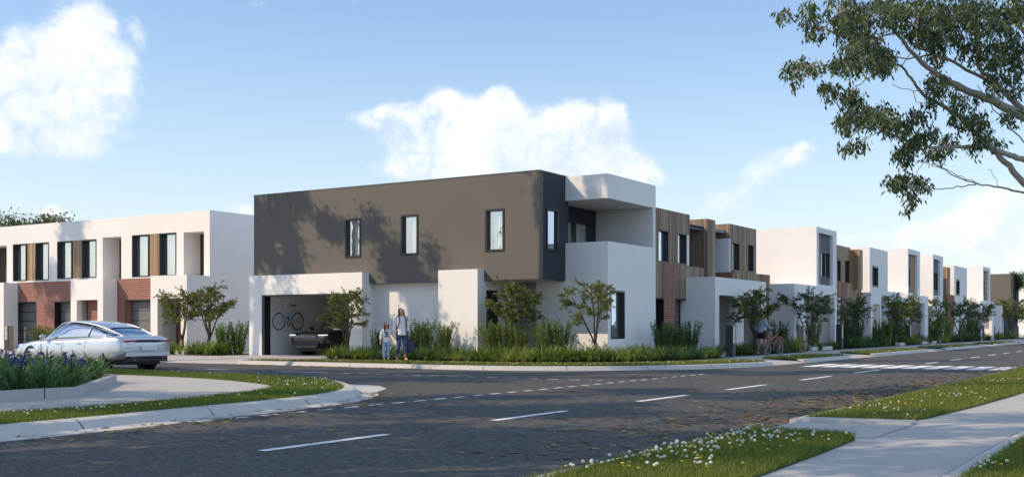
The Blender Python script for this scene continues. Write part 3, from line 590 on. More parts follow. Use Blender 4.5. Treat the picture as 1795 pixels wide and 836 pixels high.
def window(root, face, pl, h, fw=.065, proud=.025, depth=.16, gd=.10, curtain=(.35, 1.0), cmat='curtain', mull=(), sill=True, room=.9, name='window'):
    t0, t1, z0, z1 = h; O = root.location
    f = MB(); e = .003
    fbox(f, face, pl, t0 - e, t0 + fw, -proud, depth, z0 - e, z1 + e); fbox(f, face, pl, t1 - fw, t1 + e, -proud, depth, z0 - e, z1 + e)
    fbox(f, face, pl, t0 + fw, t1 - fw, -proud, depth, z1 - fw, z1 + e); fbox(f, face, pl, t0 + fw, t1 - fw, -proud, depth, z0 - e, z0 + fw)
    for m_ in mull: fbox(f, face, pl, t0 + (t1 - t0) * m_ - fw * .5, t0 + (t1 - t0) * m_ + fw * .5, -proud * .5, depth, z0 + fw, z1 - fw)
    w = f.build(name, 'black_frame', root, O)
    p = MB().quad(*[FP(face, pl, *k) for k in ((t0 + fw, gd, z0 + fw), (t1 - fw, gd, z0 + fw), (t1 - fw, gd, z1 - fw), (t0 + fw, gd, z1 - fw))]); p.build('pane', 'glass', w, O)
    if curtain:
        c = MB(); a, b = t0 + .02 + (t1 - t0 - .04) * curtain[0], t0 + .02 + (t1 - t0 - .04) * curtain[1]; n = max(8, int((b - a) / .025)); P = []
        for k in range(n + 1):
            t = a + (b - a) * k / n; P.append((t, depth + .10 + .03 * sin(t * 52) + .012 * sin(t * 23)))
        for (ta, na), (tb, nb) in zip(P[:-1], P[1:]): c.quad(FP(face, pl, ta, na, z0 - .05), FP(face, pl, tb, nb, z0 - .05), FP(face, pl, tb, nb, z1 + .03), FP(face, pl, ta, na, z1 + .03))
        c.build('curtain', cmat, w, O)
    if room:
        r = MB(); a = depth + .02; g = .03
        for quad in (((t0 - g, room, z0 - g), (t1 + g, room, z0 - g), (t1 + g, room, z1 + g), (t0 - g, room, z1 + g)), ((t0 - g, a, z0 - g), (t0 - g, room, z0 - g), (t0 - g, room, z1 + g), (t0 - g, a, z1 + g)), ((t1 + g, a, z0 - g), (t1 + g, room, z0 - g), (t1 + g, room, z1 + g), (t1 + g, a, z1 + g)), ((t0 - g, a, z0 - g), (t1 + g, a, z0 - g), (t1 + g, room, z0 - g), (t0 - g, room, z0 - g)), ((t0 - g, a, z1 + g), (t1 + g, a, z1 + g), (t1 + g, room, z1 + g), (t0 - g, room, z1 + g))):
            r.quad(*[FP(face, pl, *k) for k in quad])
        r.build('room_interior', 'curtain_grey', w, O)
    return w
def garage_door(root, face, pl, h, depth=.30, jamb='t0', jw=.0, n=5, mat='garage_grey'):
    t0, t1, z0, z1 = h; O = root.location; d = MB(); g = MB(); ph = (z1 - z0 - .04) / n
    for k in range(n): fbox(d, face, pl, t0 + .03, t1 - .03, depth, depth + .05, z0 + .01 + k * ph, z0 + .01 + (k + 1) * ph - .03)
    o = d.build('garage_door', mat, root, O, bevel=.006)
    fbox(g, face, pl, t0 + .02, t1 - .02, depth + .052, depth + .08, z0, z1); g.build('panel_gaps', 'groove_black', o, O)
    f = MB(); e = .003
    fbox(f, face, pl, t0 - e, t0 + .05, -.012, depth + .08, z0, z1 + e); fbox(f, face, pl, t1 - .05, t1 + e, -.012, depth + .08, z0, z1 + e); fbox(f, face, pl, t0 + .05, t1 - .05, -.012, depth + .08, z1 - .05, z1 + e)
    f.build('door_frame', 'black_frame', o, O); return o
def part(root, name, mat, mb, **kw): return mb.build(name, mat, root, root.location, **kw)
def roof(root, x0, x1, y0, y1, z): return part(root, 'roof', 'roof_sheet', MB().box(x0, x1, y0, y1, z - .12, z))

# ---- the big corner house
HM = thing('corner_house', 'big corner house with taupe upper floor, open garage and white corner balcony', 'house', (-24, 33, 0))
Yt, Xd, Yb, Xb, Yp, YL, XR = 31.1, -18.5, 32.83, -16.86, 30.7, 31.4, -25.75
ZT, ZB = 6.25, 2.68
def hS(pl, u0, u1, v0, v1): u = (u0 + u1) / 2; return (uX(pl, u0), uX(pl, u1), zS(pl, u, v1), zS(pl, u, v0))
def hE(pl, u0, u1, v0, v1): u = (u0 + u1) / 2; return (uY(pl, u0), uY(pl, u1), zE(pl, u, v1), zE(pl, u, v0))
xl = -31.6
TW = [hS(Yt, 605, 632.7, 383.6, 451.5), hS(Yt, 703, 733, 376.5, 447), hS(Yt, 851, 884, 366.5, 440.5)]
part(HM, 'wall', 'taupe_render', slab('S', Yt, xl, Xd, ZB, ZT, .22, TW))
for w, cu in zip(TW, ((.28, 1), (.4, 1), (.2, .95))): window(HM, 'S', Yt, w, curtain=cu)
DW = hE(Xd, 957.7, 978.3, 366.5, 440)
part(HM, 'wall', 'charcoal_render', slab('E', Xd, Yt + .22, 33.05, ZB, ZT, .2, [DW]))
window(HM, 'E', Xd, DW, proud=.03, gd=.05, curtain=(.0, .55))
part(HM, 'wall', 'taupe_render', MB().box(xl, xl + .2, Yt + .22, 36.6, ZB, ZT)); part(HM, 'wall', 'taupe_render', MB().box(xl + .2, Xb - .3, 36.48, 36.64, 0, ZT - .01))
part(HM, 'soffit', 'white_render', MB().box(xl + .2, Xd - .2, Yt + .02, Yb + 1.2, ZB + .004, ZB + .12))
roof(HM, xl + .2, Xd - .2, Yt + .22, 36.48, 5.98)
part(HM, 'roof_capping', 'grey_panel', MB().box(xl - .012, Xd + .012, Yt - .014, Yt + .24, ZT + .002, ZT + .035).box(Xd - .22, Xd + .012, Yt + .24, 33.05, ZT + .002, ZT + .035).box(xl - .012, xl + .22, Yt + .24, 36.6, ZT + .002, ZT + .035))
# balcony corner
part(HM, 'wall', 'white_render', slab('S', Yb, -19.67, Xd - .004, 0, ZB - .003, .2))
balc = slab('S', Yb, Xd + .004, Xb, 0, 3.97, .2); part(HM, 'wall', 'white_render', balc)
GW = hE(Xb, 1070.5, 1095.5, 509.5, 593.6)
part(HM, 'wall', 'white_render', slab('E', Xb, Yb + .2, 36.64, 0, 3.97, .2, [GW])); window(HM, 'E', Xb, GW, proud=.0, depth=.19, gd=.16, curtain=(.0, 1))
part(HM, 'balcony_fascia', 'white_render', slab('S', Yb, Xd + .004, Xb, 5.42, ZT - .004, .2)); part(HM, 'balcony_fascia', 'white_render', slab('E', Xb, Yb + .2, 36.64, 5.42, ZT - .004, .2))
part(HM, 'wall', 'inner_white', MB().box(-19.4, Xb - .003, 36.42, 36.63, 3.973, 5.417))
part(HM, 'balcony_ceiling', 'white_render', MB().box(-19.4, Xb - .2, Yb + .2, 36.42, 5.425, 5.55)); roof(HM, Xd, Xb - .2, Yb + .2, 36.45, 6.0)
part(HM, 'balcony_floor', 'concrete_path', MB().box(-19.2, Xb - .2, 33.06, 36.42, 2.7, 2.86))
BD = (uY(-19.2, 992), uY(-19.2, 1037), 2.9, 4.95); BD = (33.3, BD[1], 2.9, 4.96)
part(HM, 'wall', 'charcoal_render', slab('E', -19.2, 33.05, 36.4, 2.7, 5.42, .2, [BD]))
part(HM, 'wall', 'charcoal_render', MB().box(-19.2, -18.7, 32.85, 33.05, 2.75, 5.42))
window(HM, 'E', -19.2, BD, fw=.08, proud=.02, curtain=(.55, 1), mull=(.55,), name='sliding_door', room=1.6)
rm = thing('pendant_lamp', 'glowing pendant lamp seen through the balcony door of the corner house', 'lamp', (-19.9, 34.05, 4.25))
MB().ball((0, 0, 0), (.10, .10, .13), 12, 8).build('lamp_shade', 'lamp_on', rm, smooth=True); MB().tube([(0, 0, .12), (0, 0, .9)], .008, 5).build('cord', 'black_plastic', rm)
# lower floor: projecting block, long wall, garage portico, entry
xb0, xb1 = uX(Yp, 768), uX(Yp, 837)
part(HM, 'wall', 'white_render', slab('S', Yp, xb0, xb1, 0, 3.05, .25))
EW = (uY(xb1, 852.5), uY(xb1, 873), .3, zE(xb1, 862, 509))
part(HM, 'wall', 'white_render', slab('E', xb1, Yp + .25, 34.0, 0, ZB - .002, .2, [EW])); window(HM, 'E', xb1, EW, proud=.0, depth=.18, gd=.12, curtain=(.0, .7))
part(HM, 'parapet_cap', 'white_render', MB().box(xb0, xb1 - .001, Yp + .25, Yt - .002, ZB - .3, 3.049))
part(HM, 'wall', 'white_render', slab('S', YL, XR - .05, xb0 + .3, 0, ZB - .002, .2))
part(HM, 'wall', 'white_render', slab('S', 34.0, xb1 - .2, -19.3, 0, ZB, .2, [(-20.15, -19.55, .02, 2.3)]))
part(HM, 'door', 'dark_door', MB().box(-20.13, -19.57, 34.05, 34.1, .02, 2.28)); part(HM, 'wall', 'grey_timber', MB().box(-19.675, -19.55, 33.04, 34.0, 0, ZB - .002))
part(HM, 'entry_step', 'concrete_path', MB().box(-20.7, -19.7, 31.5, 34.0, -.01, .09))
xg0 = uX(Yp, 437)
GH = (uX(Yp, 458.6), uX(Yp, 612), -.01, zS(Yp, 540, 515.3))
part(HM, 'garage_portico', 'white_render', slab('S', Yp, xg0, XR, 0, 3.08, .3, [GH]))
part(HM, 'garage_portico', 'white_render', MB().box(XR - .25, XR - .001, Yp + .3, YL + .25, 0, 3.079)); part(HM, 'garage_portico', 'white_render', MB().box(xg0, xg0 + .2, Yp + .3, 36.6, 0, 3.079))
part(HM, 'parapet_cap', 'white_render', MB().box(xg0 + .2, XR - .25, Yp + .3, Yt - .002, 2.62, 3.07))
gf = MB(); fbox(gf, 'S', Yp, GH[0] - .003, GH[0] + .13, .02, .34, 0, GH[3]); fbox(gf, 'S', Yp, GH[1] - .10, GH[1] + .003, .02, .34, 0, GH[3]); fbox(gf, 'S', Yp, GH[0] + .13, GH[1] - .10, .02, .34, GH[3] - .06, GH[3] + .003)
part(HM, 'door_frame', 'black_frame', gf)
gi = MB(); gi.box(GH[0] - .06, GH[0] + .0, Yp + .345, 36.4, 0, 2.6); gi.box(GH[0], XR - .25, 36.3, 36.45, 0, 2.6); gi.box(GH[1] + .02, GH[1] + .1, Yp + .345, 36.3, 0, 2.6); gi.box(GH[0], GH[1] + .02, Yp + .345, 36.3, 2.55, 2.61)
part(HM, 'garage_interior', 'inner_white', gi); part(HM, 'garage_floor', 'concrete_path', MB().box(GH[0], GH[1] + .02, Yp + .0, 36.3, -.05, .006))

# ---- left terrace: three dwellings
YF = 33.9; ZL, ZM = 6.27, 3.36
def recess_window(root, face, pl, h, depth=.20): return window(root, face, pl, h, fw=.05, proud=.015, depth=depth + .06, gd=depth, curtain=(.1, 1), room=1.1)
def terrace_house(label, x0, x1, wins, tim, balc, gar, por, py, pz, poh, endwall):
    H = thing('terrace_house', label, 'house', ((x0 + x1) / 2, YF, 0), 0, 'white and brick terrace houses on the left')
    big = (wins[0][0], wins[1][1], wins[0][2], wins[0][3])
    part(H, 'wall', 'white_render', slab('S', YF, x0, x1, ZM, ZL, .5, [big, balc]))
    for w in wins: recess_window(H, 'S', YF, w)
    part(H, 'timber_panel', 'warm_timber', MB().box(tim[0] + .004, tim[1] - .004, YF + .03, YF + .2, big[2], big[3]))
    dp = 1.0; b0, b1, bz0, bz1 = balc
    bi = MB().box(b0 - .1, b0, YF + .5, YF + dp, bz0 - .1, bz1 + .1).box(b1, b1 + .1, YF + .5, YF + dp, bz0 - .1, bz1 + .1).box(b0, b1, YF + .5, YF + dp, bz1, bz1 + .1).box(b0, b1, YF + .5, YF + dp, bz0 - .1, bz0).box(b0 - .1, b1 + .1, YF + dp, YF + dp + .1, bz0 - .1, bz1 + .1)
    part(H, 'balcony_recess', 'inner_white', bi); part(H, 'balcony_door', 'dark_door', MB().box(b0 + .02, b1 - .02, YF + dp - .05, YF + dp - .005, bz0, bz1 - .02))
    part(H, 'brick_panel', 'red_brick', slab('S', YF + .02, x0, x1, 0, ZM - .003, .3, [gar])); garage_door(H, 'S', YF + .02, gar, .34)
    o = poh; P = slab('S', py, por[0], por[1], 0, pz, .28, [o]); part(H, 'portico', 'white_render', P)
    sd = MB().box(por[1] - .22, por[1] - .001, py + .28, YF + .018, 0, pz - .001).box(por[0], por[0] + .22, py + .28, YF + .018, 0, pz - .001).box(por[0] + .22, por[1] - .22, py + .28, YF + .018, pz - .25, pz - .001)
    part(H, 'portico', 'white_render', sd)
    part(H, 'entry_wall', 'red_brick', MB().box(o[0] + (o[1] - o[0]) * .12, o[1] + .05, YF - .30, YF + .018, 0, pz - .25))
    part(H, 'door', 'dark_door', MB().box(o[0] - .6, o[0] + (o[1] - o[0]) * .1, YF - .04, YF + .016, 0, 2.3))
    roof(H, x0 + .1, x1 - .1, YF + .5, 45.8, 5.9)
    part(H, 'wall', 'white_render', MB().box(x0, x1, 45.8, 46, 0, ZL - .002)); part(H, 'wall', 'inner_white', MB().box(x0, x0 + .15, YF + .5, 45.8, 0, ZL - .02))
    if endwall: part(H, 'wall', 'white_render', MB().box(x1 - .22, x1, YF + .501, 45.8, 0, ZL - .001)); part(H, 'wall', 'white_render', MB().box(x1 - .22, x1 + .001, YF - 1.0, YF + .5, 0, ZM))
    else: part(H, 'wall', 'inner_white', MB().box(x1 - .15, x1, YF + .5, 45.8, 0, ZL - .02))
    return H
xA0, xB0 = uX(YF, 221), uX(YF, 94)
def wl(u0, u1, um, v0, v1): return (uX(YF, u0), uX(YF, u1), zS(YF, um, v1), zS(YF, um, v0))
XE = -37.16
terrace_house('end terrace house of white and brick with two small trees before its porch', xA0 + .004, XE,
    [wl(231.6, 260.7, 270, 410, 484.5), wl(279.5, 309, 270, 410, 484.5)], (uX(YF, 260.7), uX(YF, 279.5)), (uX(YF, 322), uX(YF, 357.6), ZM + .004, zS(YF, 340, 406.5)),
    (uX(YF, 219.5), uX(YF, 268), 0, zS(YF, 240, 525)), (uX(32.6, 264), XE, ), 32.6, 3.36, (uX(32.6, 276), uX(32.6, 317), -.01, zS(32.6, 296, 522.5)), True)
pB = (uX(33.13, 124), -43.46)
terrace_house('middle terrace house of white and brick, its low porch right behind the silver car', xB0 + .004, xA0,
    [wl(100.5, 126, 134, 421.5, 488), wl(143.5, 169, 134, 421.5, 488)], (uX(YF, 126.3), uX(YF, 143.2)), (uX(YF, 180), uX(YF, 212.5), ZM + .004, zS(YF, 196, 415.5)),
    (uX(YF, 87.6 + 7), uX(YF, 131), 0, zS(YF, 105, 528)), pB, 33.13, 3.345, (uX(33.13, 134.5), uX(33.13, 171), -.01, zS(33.13, 153, 525.5)), False)
xC0 = -55.0
terrace_house('brick and white terrace house cut by the left photo edge, beige letterbox before it', xC0, xB0,
    [wl(23, 46, 54, 426.5, 492), wl(62, 85.6, 54, 426.5, 492)], (uX(YF, 46.5), uX(YF, 61.8)), (-54.7, uX(YF, 11.8), ZM + .004, zS(YF, 6, 430)),
    (uX(YF, 8.6), uX(YF, 63), 0, zS(YF, 36, 529)), (-54.9, uX(33.13, 6.5)), 33.13, 3.345, (-54.3, uX(33.13, -8), -.01, 2.3), False)

# ---- right-hand row along the long street
BACK = -26
def shell(H, X, y0, y1, z1, mat, holes=(), z0=0, xb=BACK, sholes=(), emat=None, th=.22):
    part(H, 'wall', emat or mat, slab('E', X, y0, y1, z0, z1, th, holes)); part(H, 'wall', mat, slab('S', y0, xb, X - th, z0, z1, th, sholes))
    part(H, 'wall', mat, MB().box(xb, X - th, y1 - th, y1, z0, z1 - .001)); part(H, 'wall', mat, MB().box(xb, xb + th, y0 + th, y1 - th, z0, z1 - .001)); roof(H, xb + th, X - th, y0 + th, y1 - th, z1 - .3)
def porch(H, X, y0, y1, z1, op, xw, mat='white_render', left=True):       # white portico projecting from plane xw to X, opening op = (t0, t1, z)
    part(H, 'portico', mat, slab('E', X, y0, y1, 0, z1, .26, [(a, b, -.01, z) for a, b, z in op]))
    sd = MB().box(xw, X - .26, y1 - .24, y1, 0, z1 - .001).box(xw, X - .26, y0 + .24, y1 - .24, z1 - .28, z1 - .002)
    if left: sd.box(xw, X - .26, y0, y0 + .24, 0, z1 - .0)
    part(H, 'portico', mat, sd)
XT, XTl = -17.4, -17.22
# timber house pair
def timber_house(label, y0, y1, ztop, ya, yb, wins, upper_gap, lower, piers, gar, grp, zl0=2.42):
    H = thing('timber_house', label, 'house', (XT - 1, (y0 + y1) / 2, 0), 0, grp)
    return H
GT = 'timber and brick houses on the long street'
H2 = thing('timber_house', 'timber and brick house directly beside the white balcony corner', 'house', (-18.4, 40, 0), 0, GT)
y2a, y2b = 36.66, uY(XT, 1209)
Z2 = 5.6
w2 = [hE(XT, 1153.5, 1172.5, 402.5, 460.5), hE(XT, 1187.5, 1203.5, 408.5, 464)]
part(H2, 'wall', 'grey_timber', slab('E', XT, y2a, y2b, 3.3, Z2, .2, w2))
for w in w2: window(H2, 'E', XT, w, fw=.06, proud=.0, depth=.19, gd=.15, curtain=(.0, 1))
part(H2, 'window_fin', 'white_render', MB().box(XT - .2, XT + .02, w2[1][1] + .003, w2[1][1] + .2, w2[1][2], w2[1][3] - .05))
y2c, y2d = uY(XT, 1240), uY(XT, 1254)
part(H2, 'wall', 'grey_timber', slab('S', y2c, -18.6, XT - .2, 3.0, Z2, .2)); part(H2, 'wall', 'grey_timber', slab('E', XT, y2c, y2d, 3.0, Z2, .2))
part(H2, 'wall', 'charcoal_render', MB().box(-18.65, -18.45, y2b - .4, y2c + .1, 3.0, Z2 - .4)); part(H2, 'wall', 'grey_timber', MB().box(-18.4, XT - .2, y2b - .2, y2b - .001, 3.3, Z2 - .001))
roof(H2, BACK, XT - .2, y2a, y2d, 5.3); roof(H2, -18.65, XT - .2, y2b, y2c, 5.25)
part(H2, 'wall', 'inner_white', MB().box(BACK, BACK + .2, y2a, y2d, 0, 5.5))
zlb = zE(XTl, 1165, 461.5); yL0, yL1, yL2, yL3, yL4 = y2a, uY(XTl, 1163.5), uY(XTl, 1182.6), uY(XTl, 1225), uY(XTl, 1233)
gz = zE(XTl, 1200, 524)
part(H2, 'timber_panel', 'grey_timber', slab('E', XTl, yL0, yL1, gz, zlb, .17)); part(H2, 'brick_panel', 'red_brick', slab('E', XTl + .02, yL1, yL2, 0, zlb + .01, .3)); part(H2, 'timber_panel', 'grey_timber', slab('E', XTl, yL2, yL3, gz, zlb, .17)); part(H2, 'brick_panel', 'red_brick', slab('E', XTl + .02, yL3, yL4, 0, zlb + .01, .3))
garage_door(H2, 'E', XTl, (yL2 + .003, yL3 - .35, 0, gz - .003), .30); garage_door(H2, 'E', XTl, (yL0, yL1 - .004, 0, gz - .003), .30, n=6); part(H2, 'door_jamb', 'black_frame', MB().box(XTl - .4, XTl - .02, yL3 - .34, yL3 - .004, 0, gz - .003))
XP = -16.0
p2y0, p2y1, p2z = uY(XP, 1253.5), uY(XP, 1302), 3.05
porch(H2, XP, p2y0, p2y1, p2z, [(uY(XP, 1260.7), uY(XP, 1288.7), zE(XP, 1275, 518))], -17.45)
part(H2, 'entry_wall', 'white_render', MB().box(-17.6, -17.43, p2y0 + .24, p2y1 - .24, 0, p2z - .28)); part(H2, 'door', 'garage_grey', MB().box(-17.43, -17.38, p2y0 + .3, p2y0 + 1.1, 0, 2.2))

H3 = thing('timber_house', 'timber house with a white box beside its window, behind the red bicycle', 'house', (-18.4, 46.5, 0), 0, GT)
y3a, y3b = uY(XT, 1279.3), uY(XT, 1325.6)
w3 = [hE(XT, 1283.5, 1297, 424.5, 475.5), hE(XT, 1310.5, 1321.5, 428, 477.5)]
part(H3, 'wall', 'grey_timber', slab('E', XT, y3a, y3b, 3.3, Z2, .2, w3)); part(H3, 'wall', 'grey_timber', slab('S', y3a, -18.8, XT - .2, 4.95, Z2, .2))
for w in w3: window(H3, 'E', XT, w, fw=.06, proud=.0, depth=.19, gd=.15, curtain=(.0, 1))
zb0, zb1 = zE(XT, 1283, 477.5), 4.95
part(H3, 'window_box', 'white_render', MB().box(-18.8, XT + .03, y3a - .12, y3a - .002, zb0, zb1)); part(H3, 'brick_panel', 'red_brick', MB().box(-18.8, XTl, y3a - .14, y3a + .2, 2.9, zb0 - .002))
part(H3, 'wall', 'grey_timber', slab('S', y3b - .2, BACK, XT - .2, 0, Z2 - .001, .199)); roof(H3, BACK, XT - .2, y2d, y3b - .2, 5.3); part(H3, 'wall', 'charcoal_render', MB().box(-18.8, -18.6, y2d, y3a + .1, 3.0, Z2 - .3))
yb1, yb2 = uY(XTl, 1333.5), uY(XTl, 1349)
part(H3, 'timber_panel', 'grey_timber', slab('E', XTl, y3a + .21, yb1, 2.95, zE(XTl, 1320, 479), .17)); part(H3, 'brick_panel', 'red_brick', slab('E', XTl + .02, y3a + .2, yb2, 0, 2.948, .3)); part(H3, 'brick_panel', 'red_brick', slab('E', XTl + .02, yb1, yb2, 2.95, zE(XTl, 1340, 481), .3))
p3y1 = uY(XP, 1343)
porch(H3, XP, p2y1 + .004, p3y1, p2z - .004, [(uY(XP, 1303.5), uY(XP, 1333.7), zE(XP, 1320, 521))], -17.35, left=False)
part(H3, 'wall', 'inner_white', MB().box(BACK, BACK + .2, y2d, y3b - .2, 0, 5.5))

def framed_box(H, X, uL, uR, vL, ro, panels, wv, y_end=None, z0=2.6):          # white upper box with a deep framed recess of timber and grey panels
    y0, y1 = uY(X, uL), y_end or uY(X, uR); z1 = zE(X, uL, vL); r0, r1 = uY(X, ro[0]), uY(X, ro[1]); um = (ro[0] + ro[1]) / 2; rz0, rz1 = zE(X, um, ro[3]), zE(X, um, ro[2])
    shell(H, X, y0, y1, z1, 'white_render', [(r0, r1, rz0, rz1)], z0)
    for (ua, ub, kind) in panels:
        a, b = uY(X, ua), uY(X, ub)
        if kind == 'timber': part(H, 'timber_panel', 'warm_timber', slab('E', X - .16, max(a, r0 - .02), min(b, r1 + .02), rz0 - .02, rz1 + .02, .1))
        else:
            w = (a + .04, b - .04, zE(X, (ua + ub) / 2, wv[1]), zE(X, (ua + ub) / 2, wv[0]))
            part(H, 'grey_panel', 'grey_panel', slab('E', X - .17, max(a, r0 - .02), min(b, r1 + .02), rz0 - .02, rz1 + .02, .1, [w])); window(H, 'E', X - .17, w, fw=.05, proud=.02, depth=.12, gd=.08, curtain=(.0, 1), mull=(.5,) if b - a > .9 else ())
    return y0, y1, z1
XW = -16.1
GW_ = 'white box houses on the long street'
H4 = thing('white_house', 'largest white box house on the long street, its sunlit flank dappled by tree shade', 'house', (-17, 56, 0), 0, GW_)
framed_box(H4, XW, 1431.3, 1466.6, 396.8, (1435, 1460, 410.6, 500), [(1435, 1443.6, 'timber'), (1443.6, 1460, 'grey')], (442, 487))
p4y0, p4y1, p4z = uY(XP, 1392), uY(XP, 1467), 3.12
porch(H4, XP, p4y0, p4y1, p4z, [(uY(XP, 1412), uY(XP, 1463), zE(XP, 1440, 519.5))], -18.2)
part(H4, 'entry_wall', 'white_render', MB().box(-17.9, -17.7, p4y0 + .24, p4y1 - .24, 0, p4z - .28)); part(H4, 'wall', 'white_render', MB().box(-17.4, XP - .5, p4y1 + .002, p4y1 + 1.2, 0, 2.9)); part(H4, 'wall', 'white_render', slab('S', p4y0 - .002, BACK, -18.2, 0, 2.7, .2))
H5 = thing('timber_house', 'narrow timber house with a sunlit timber return, squeezed between two white houses', 'house', (-18, 62, 0), 0, GT)
XQ = -16.6; y5a, y5b = uY(XQ, 1466), uY(XQ, 1490.8); z5 = zE(XQ, 1480, 432)
w5 = [hE(XQ, 1467.6, 1474, 455, 494), hE(XQ, 1481, 1489, 457, 495.5)]
part(H5, 'wall', 'warm_timber', slab('E', XQ, y5a, y5b, 3.2, z5, .2, w5)); [window(H5, 'E', XQ, w, fw=.06, proud=0, depth=.18, gd=.13, curtain=(.0, 1)) for w in w5]
y5c = uY(XQ + .5, 1506.6); z5b = zE(XQ + .5, 1506, 437); part(H5, 'wall', 'warm_timber', slab('S', y5c, -19, XQ + .3, 3.2, z5b, .2)); part(H5, 'wall', 'warm_timber', slab('E', XQ + .5, y5c, y5c + .7, 3.2, z5b, .2))
roof(H5, BACK, XQ - .2, y5a, y5b, z5 - .4); part(H5, 'wall', 'warm_timber', MB().box(-19.2, -19, y5b - .3, y5c + .7, 2.5, z5 - .4)); part(H5, 'wall', 'warm_timber', MB().box(-19, XQ - .2, y5b - .2, y5b - .001, 3.2, z5 - .002)); roof(H5, -19, XQ + .3, y5c + .2, y5c + .7, z5b - .2)
q0, q1, q2, q3 = uY(XQ + .15, 1475), uY(XQ + .15, 1485), uY(XQ + .15, 1506), uY(XQ + .15, 1509.5); zq = zE(XQ, 1485, 497)
part(H5, 'brick_panel', 'red_brick', slab('E', XQ + .17, q0, q1, 0, zq + .02, .3)); part(H5, 'timber_panel', 'warm_timber', slab('E', XQ + .15, q1, q2, 2.45, zq, .2)); part(H5, 'brick_panel', 'red_brick', slab('E', XQ + .17, q2, q3, 2.3, zq + .02, .3)); garage_door(H5, 'E', XQ + .15, (q1 + .01, q2 - .01, 0, 2.44), .3); part(H5, 'timber_panel', 'warm_timber', slab('E', XQ + .15, y5a, q0, 2.7, zq, .2)); part(H5, 'wall', 'white_render', slab('E', XQ + .1, y5a, q0, 0, 2.69, .2))
H6 = thing('white_house', 'slim white house with one tall black window, timber return on its left', 'house', (-17, 70, 0), 0, GW_)
X6 = -16.35; y6a, y6b = uY(X6, 1524.5), uY(X6, 1540.6); z6 = zE(X6, 1524.5, 433.2); w6 = hE(X6, 1528.8, 1539.8, 466, 503.8)
shell(H6, X6, y6a, y6b + 2.2, z6, 'white_render', [w6]); window(H6, 'E', X6, w6, fw=.12, proud=0, depth=.21, gd=.16, curtain=(.0, 1))
porch(H6, -15.7, uY(-15.7, 1526.5), uY(-15.7, 1545), zE(-15.7, 1526.5, 512), [(uY(-15.7, 1530), uY(-15.7, 1543), zE(-15.7, 1536, 533))], X6 + .002)
H7 = thing('white_house', 'white box house with grey panel left of timber in its upper frame, wide porch', 'house', (-17, 76, 0), 0, GW_)
y7a, y7b, z7 = framed_box(H7, XW, 1591.5, 1612.8, 435.5, (1593.2, 1608, 446.5, 514), [(1593.2, 1600.3, 'grey'), (1600.3, 1608, 'timber')], (469, 503), z0=2.9)
g7 = (uY(X6, 1545), uY(X6, 1574), 0, zE(X6, 1560, 528.5)); part(H7, 'wall', 'white_render', slab('E', X6 + .003, y6b + 2.21, uY(X6, 1592), 0, 3.3, .3, [g7])); garage_door(H7, 'E', X6, (max(g7[0], y6b + 2.22), g7[1], 0, g7[3]), .28)
porch(H7, -15.75, uY(-15.75, 1591), uY(-15.75, 1627), zE(-15.75, 1600, 516.5), [(uY(-15.75, 1593.5), uY(-15.75, 1621), zE(-15.75, 1607, 530.5))], X6 - 1.2); part(H7, 'entry_wall', 'white_render', MB().box(-17.7, -17.5, uY(-15.75, 1591), uY(-15.75, 1630), 0, 3))
H8 = thing('white_house', 'white box house with timber left of grey panel in its frame, small trees before it', 'house', (-17, 84, 0), 0, GW_)
framed_box(H8, XW, 1635.4, 1653.2, 445.3, (1636.6, 1647.8, 455, 518), [(1636.6, 1639.8, 'timber'), (1639.8, 1647.8, 'grey')], (477, 509))
part(H8, 'wall', 'white_render', slab('E', XW + .1, uY(XW, 1627.5), uY(XW, 1654), 0, 2.59, .3))
H9 = thing('timber_house', 'far timber and brick house squeezed between two white houses, only a thin strip showing', 'house', (-18, 92, 0), 0, GT)
y9 = uY(XW, 1660); part(H9, 'wall', 'warm_timber', slab('S', y9, -19.5, XW - .2, 3.1, zE(XW, 1660, 468), .2)); part(H9, 'wall', 'warm_timber', slab('E', XW, y9, y9 + 1.2, 3.1, zE(XW, 1660, 468), .2)); part(H9, 'brick_panel', 'red_brick', slab('E', XW + .3, y9 - 1.2, y9 + 1.25, 0, zE(XW, 1662, 517), .3)); roof(H9, -19.5, XW - .2, y9 + .2, y9 + 1.2, 5.2); part(H9, 'wall', 'warm_timber', MB().box(-20, -19.5, uY(XW, 1653), y9 + 1.2, 0, 5.2))
H10 = thing('white_house', 'far slim white house with one tall black window beside a thin timber strip', 'house', (-17, 97, 0), 0, GW_)
y10a, y10b = uY(XW, 1672.7), uY(XW, 1682.9); z10 = zE(XW, 1672.7, 465); w10 = hE(XW, 1676, 1682.4, 489.5, 518.5)
shell(H10, XW, y10a, y10b + 3, z10, 'white_render', [w10]); window(H10, 'E', XW, w10, fw=.14, proud=0, depth=.21, gd=.16, curtain=(.0, 1))
H11 = thing('white_house', 'last white box house on the long street, just before the taupe house', 'house', (-17, 112, 0), 0, GW_)
framed_box(H11, XW, 1723.2, 1735.8, 466.5, (1724.2, 1733, 474.5, 527), [(1724.2, 1729.4, 'grey'), (1729.4, 1733, 'timber')], (492, 518))
g11 = (uY(XW, 1690), uY(XW, 1712), 0, zE(XW, 1700, 538)); part(H11, 'wall', 'white_render', slab('E', XW + .003, y10b + 3.01, uY(XW, 1722), 0, 3.0, .3, [g11])); garage_door(H11, 'E', XW, (max(g11[0], y10b + 3.02), g11[1], 0, g11[3]), .28)
porch(H11, -15.5, uY(-15.5, 1719), uY(-15.5, 1742), zE(-15.5, 1730, 528), [(uY(-15.5, 1722), uY(-15.5, 1739), zE(-15.5, 1730, 541))], XW - .5)
H12 = thing('taupe_house', 'taupe house at the far end of the long street with a dark front', 'house', (-17, 140, 0))
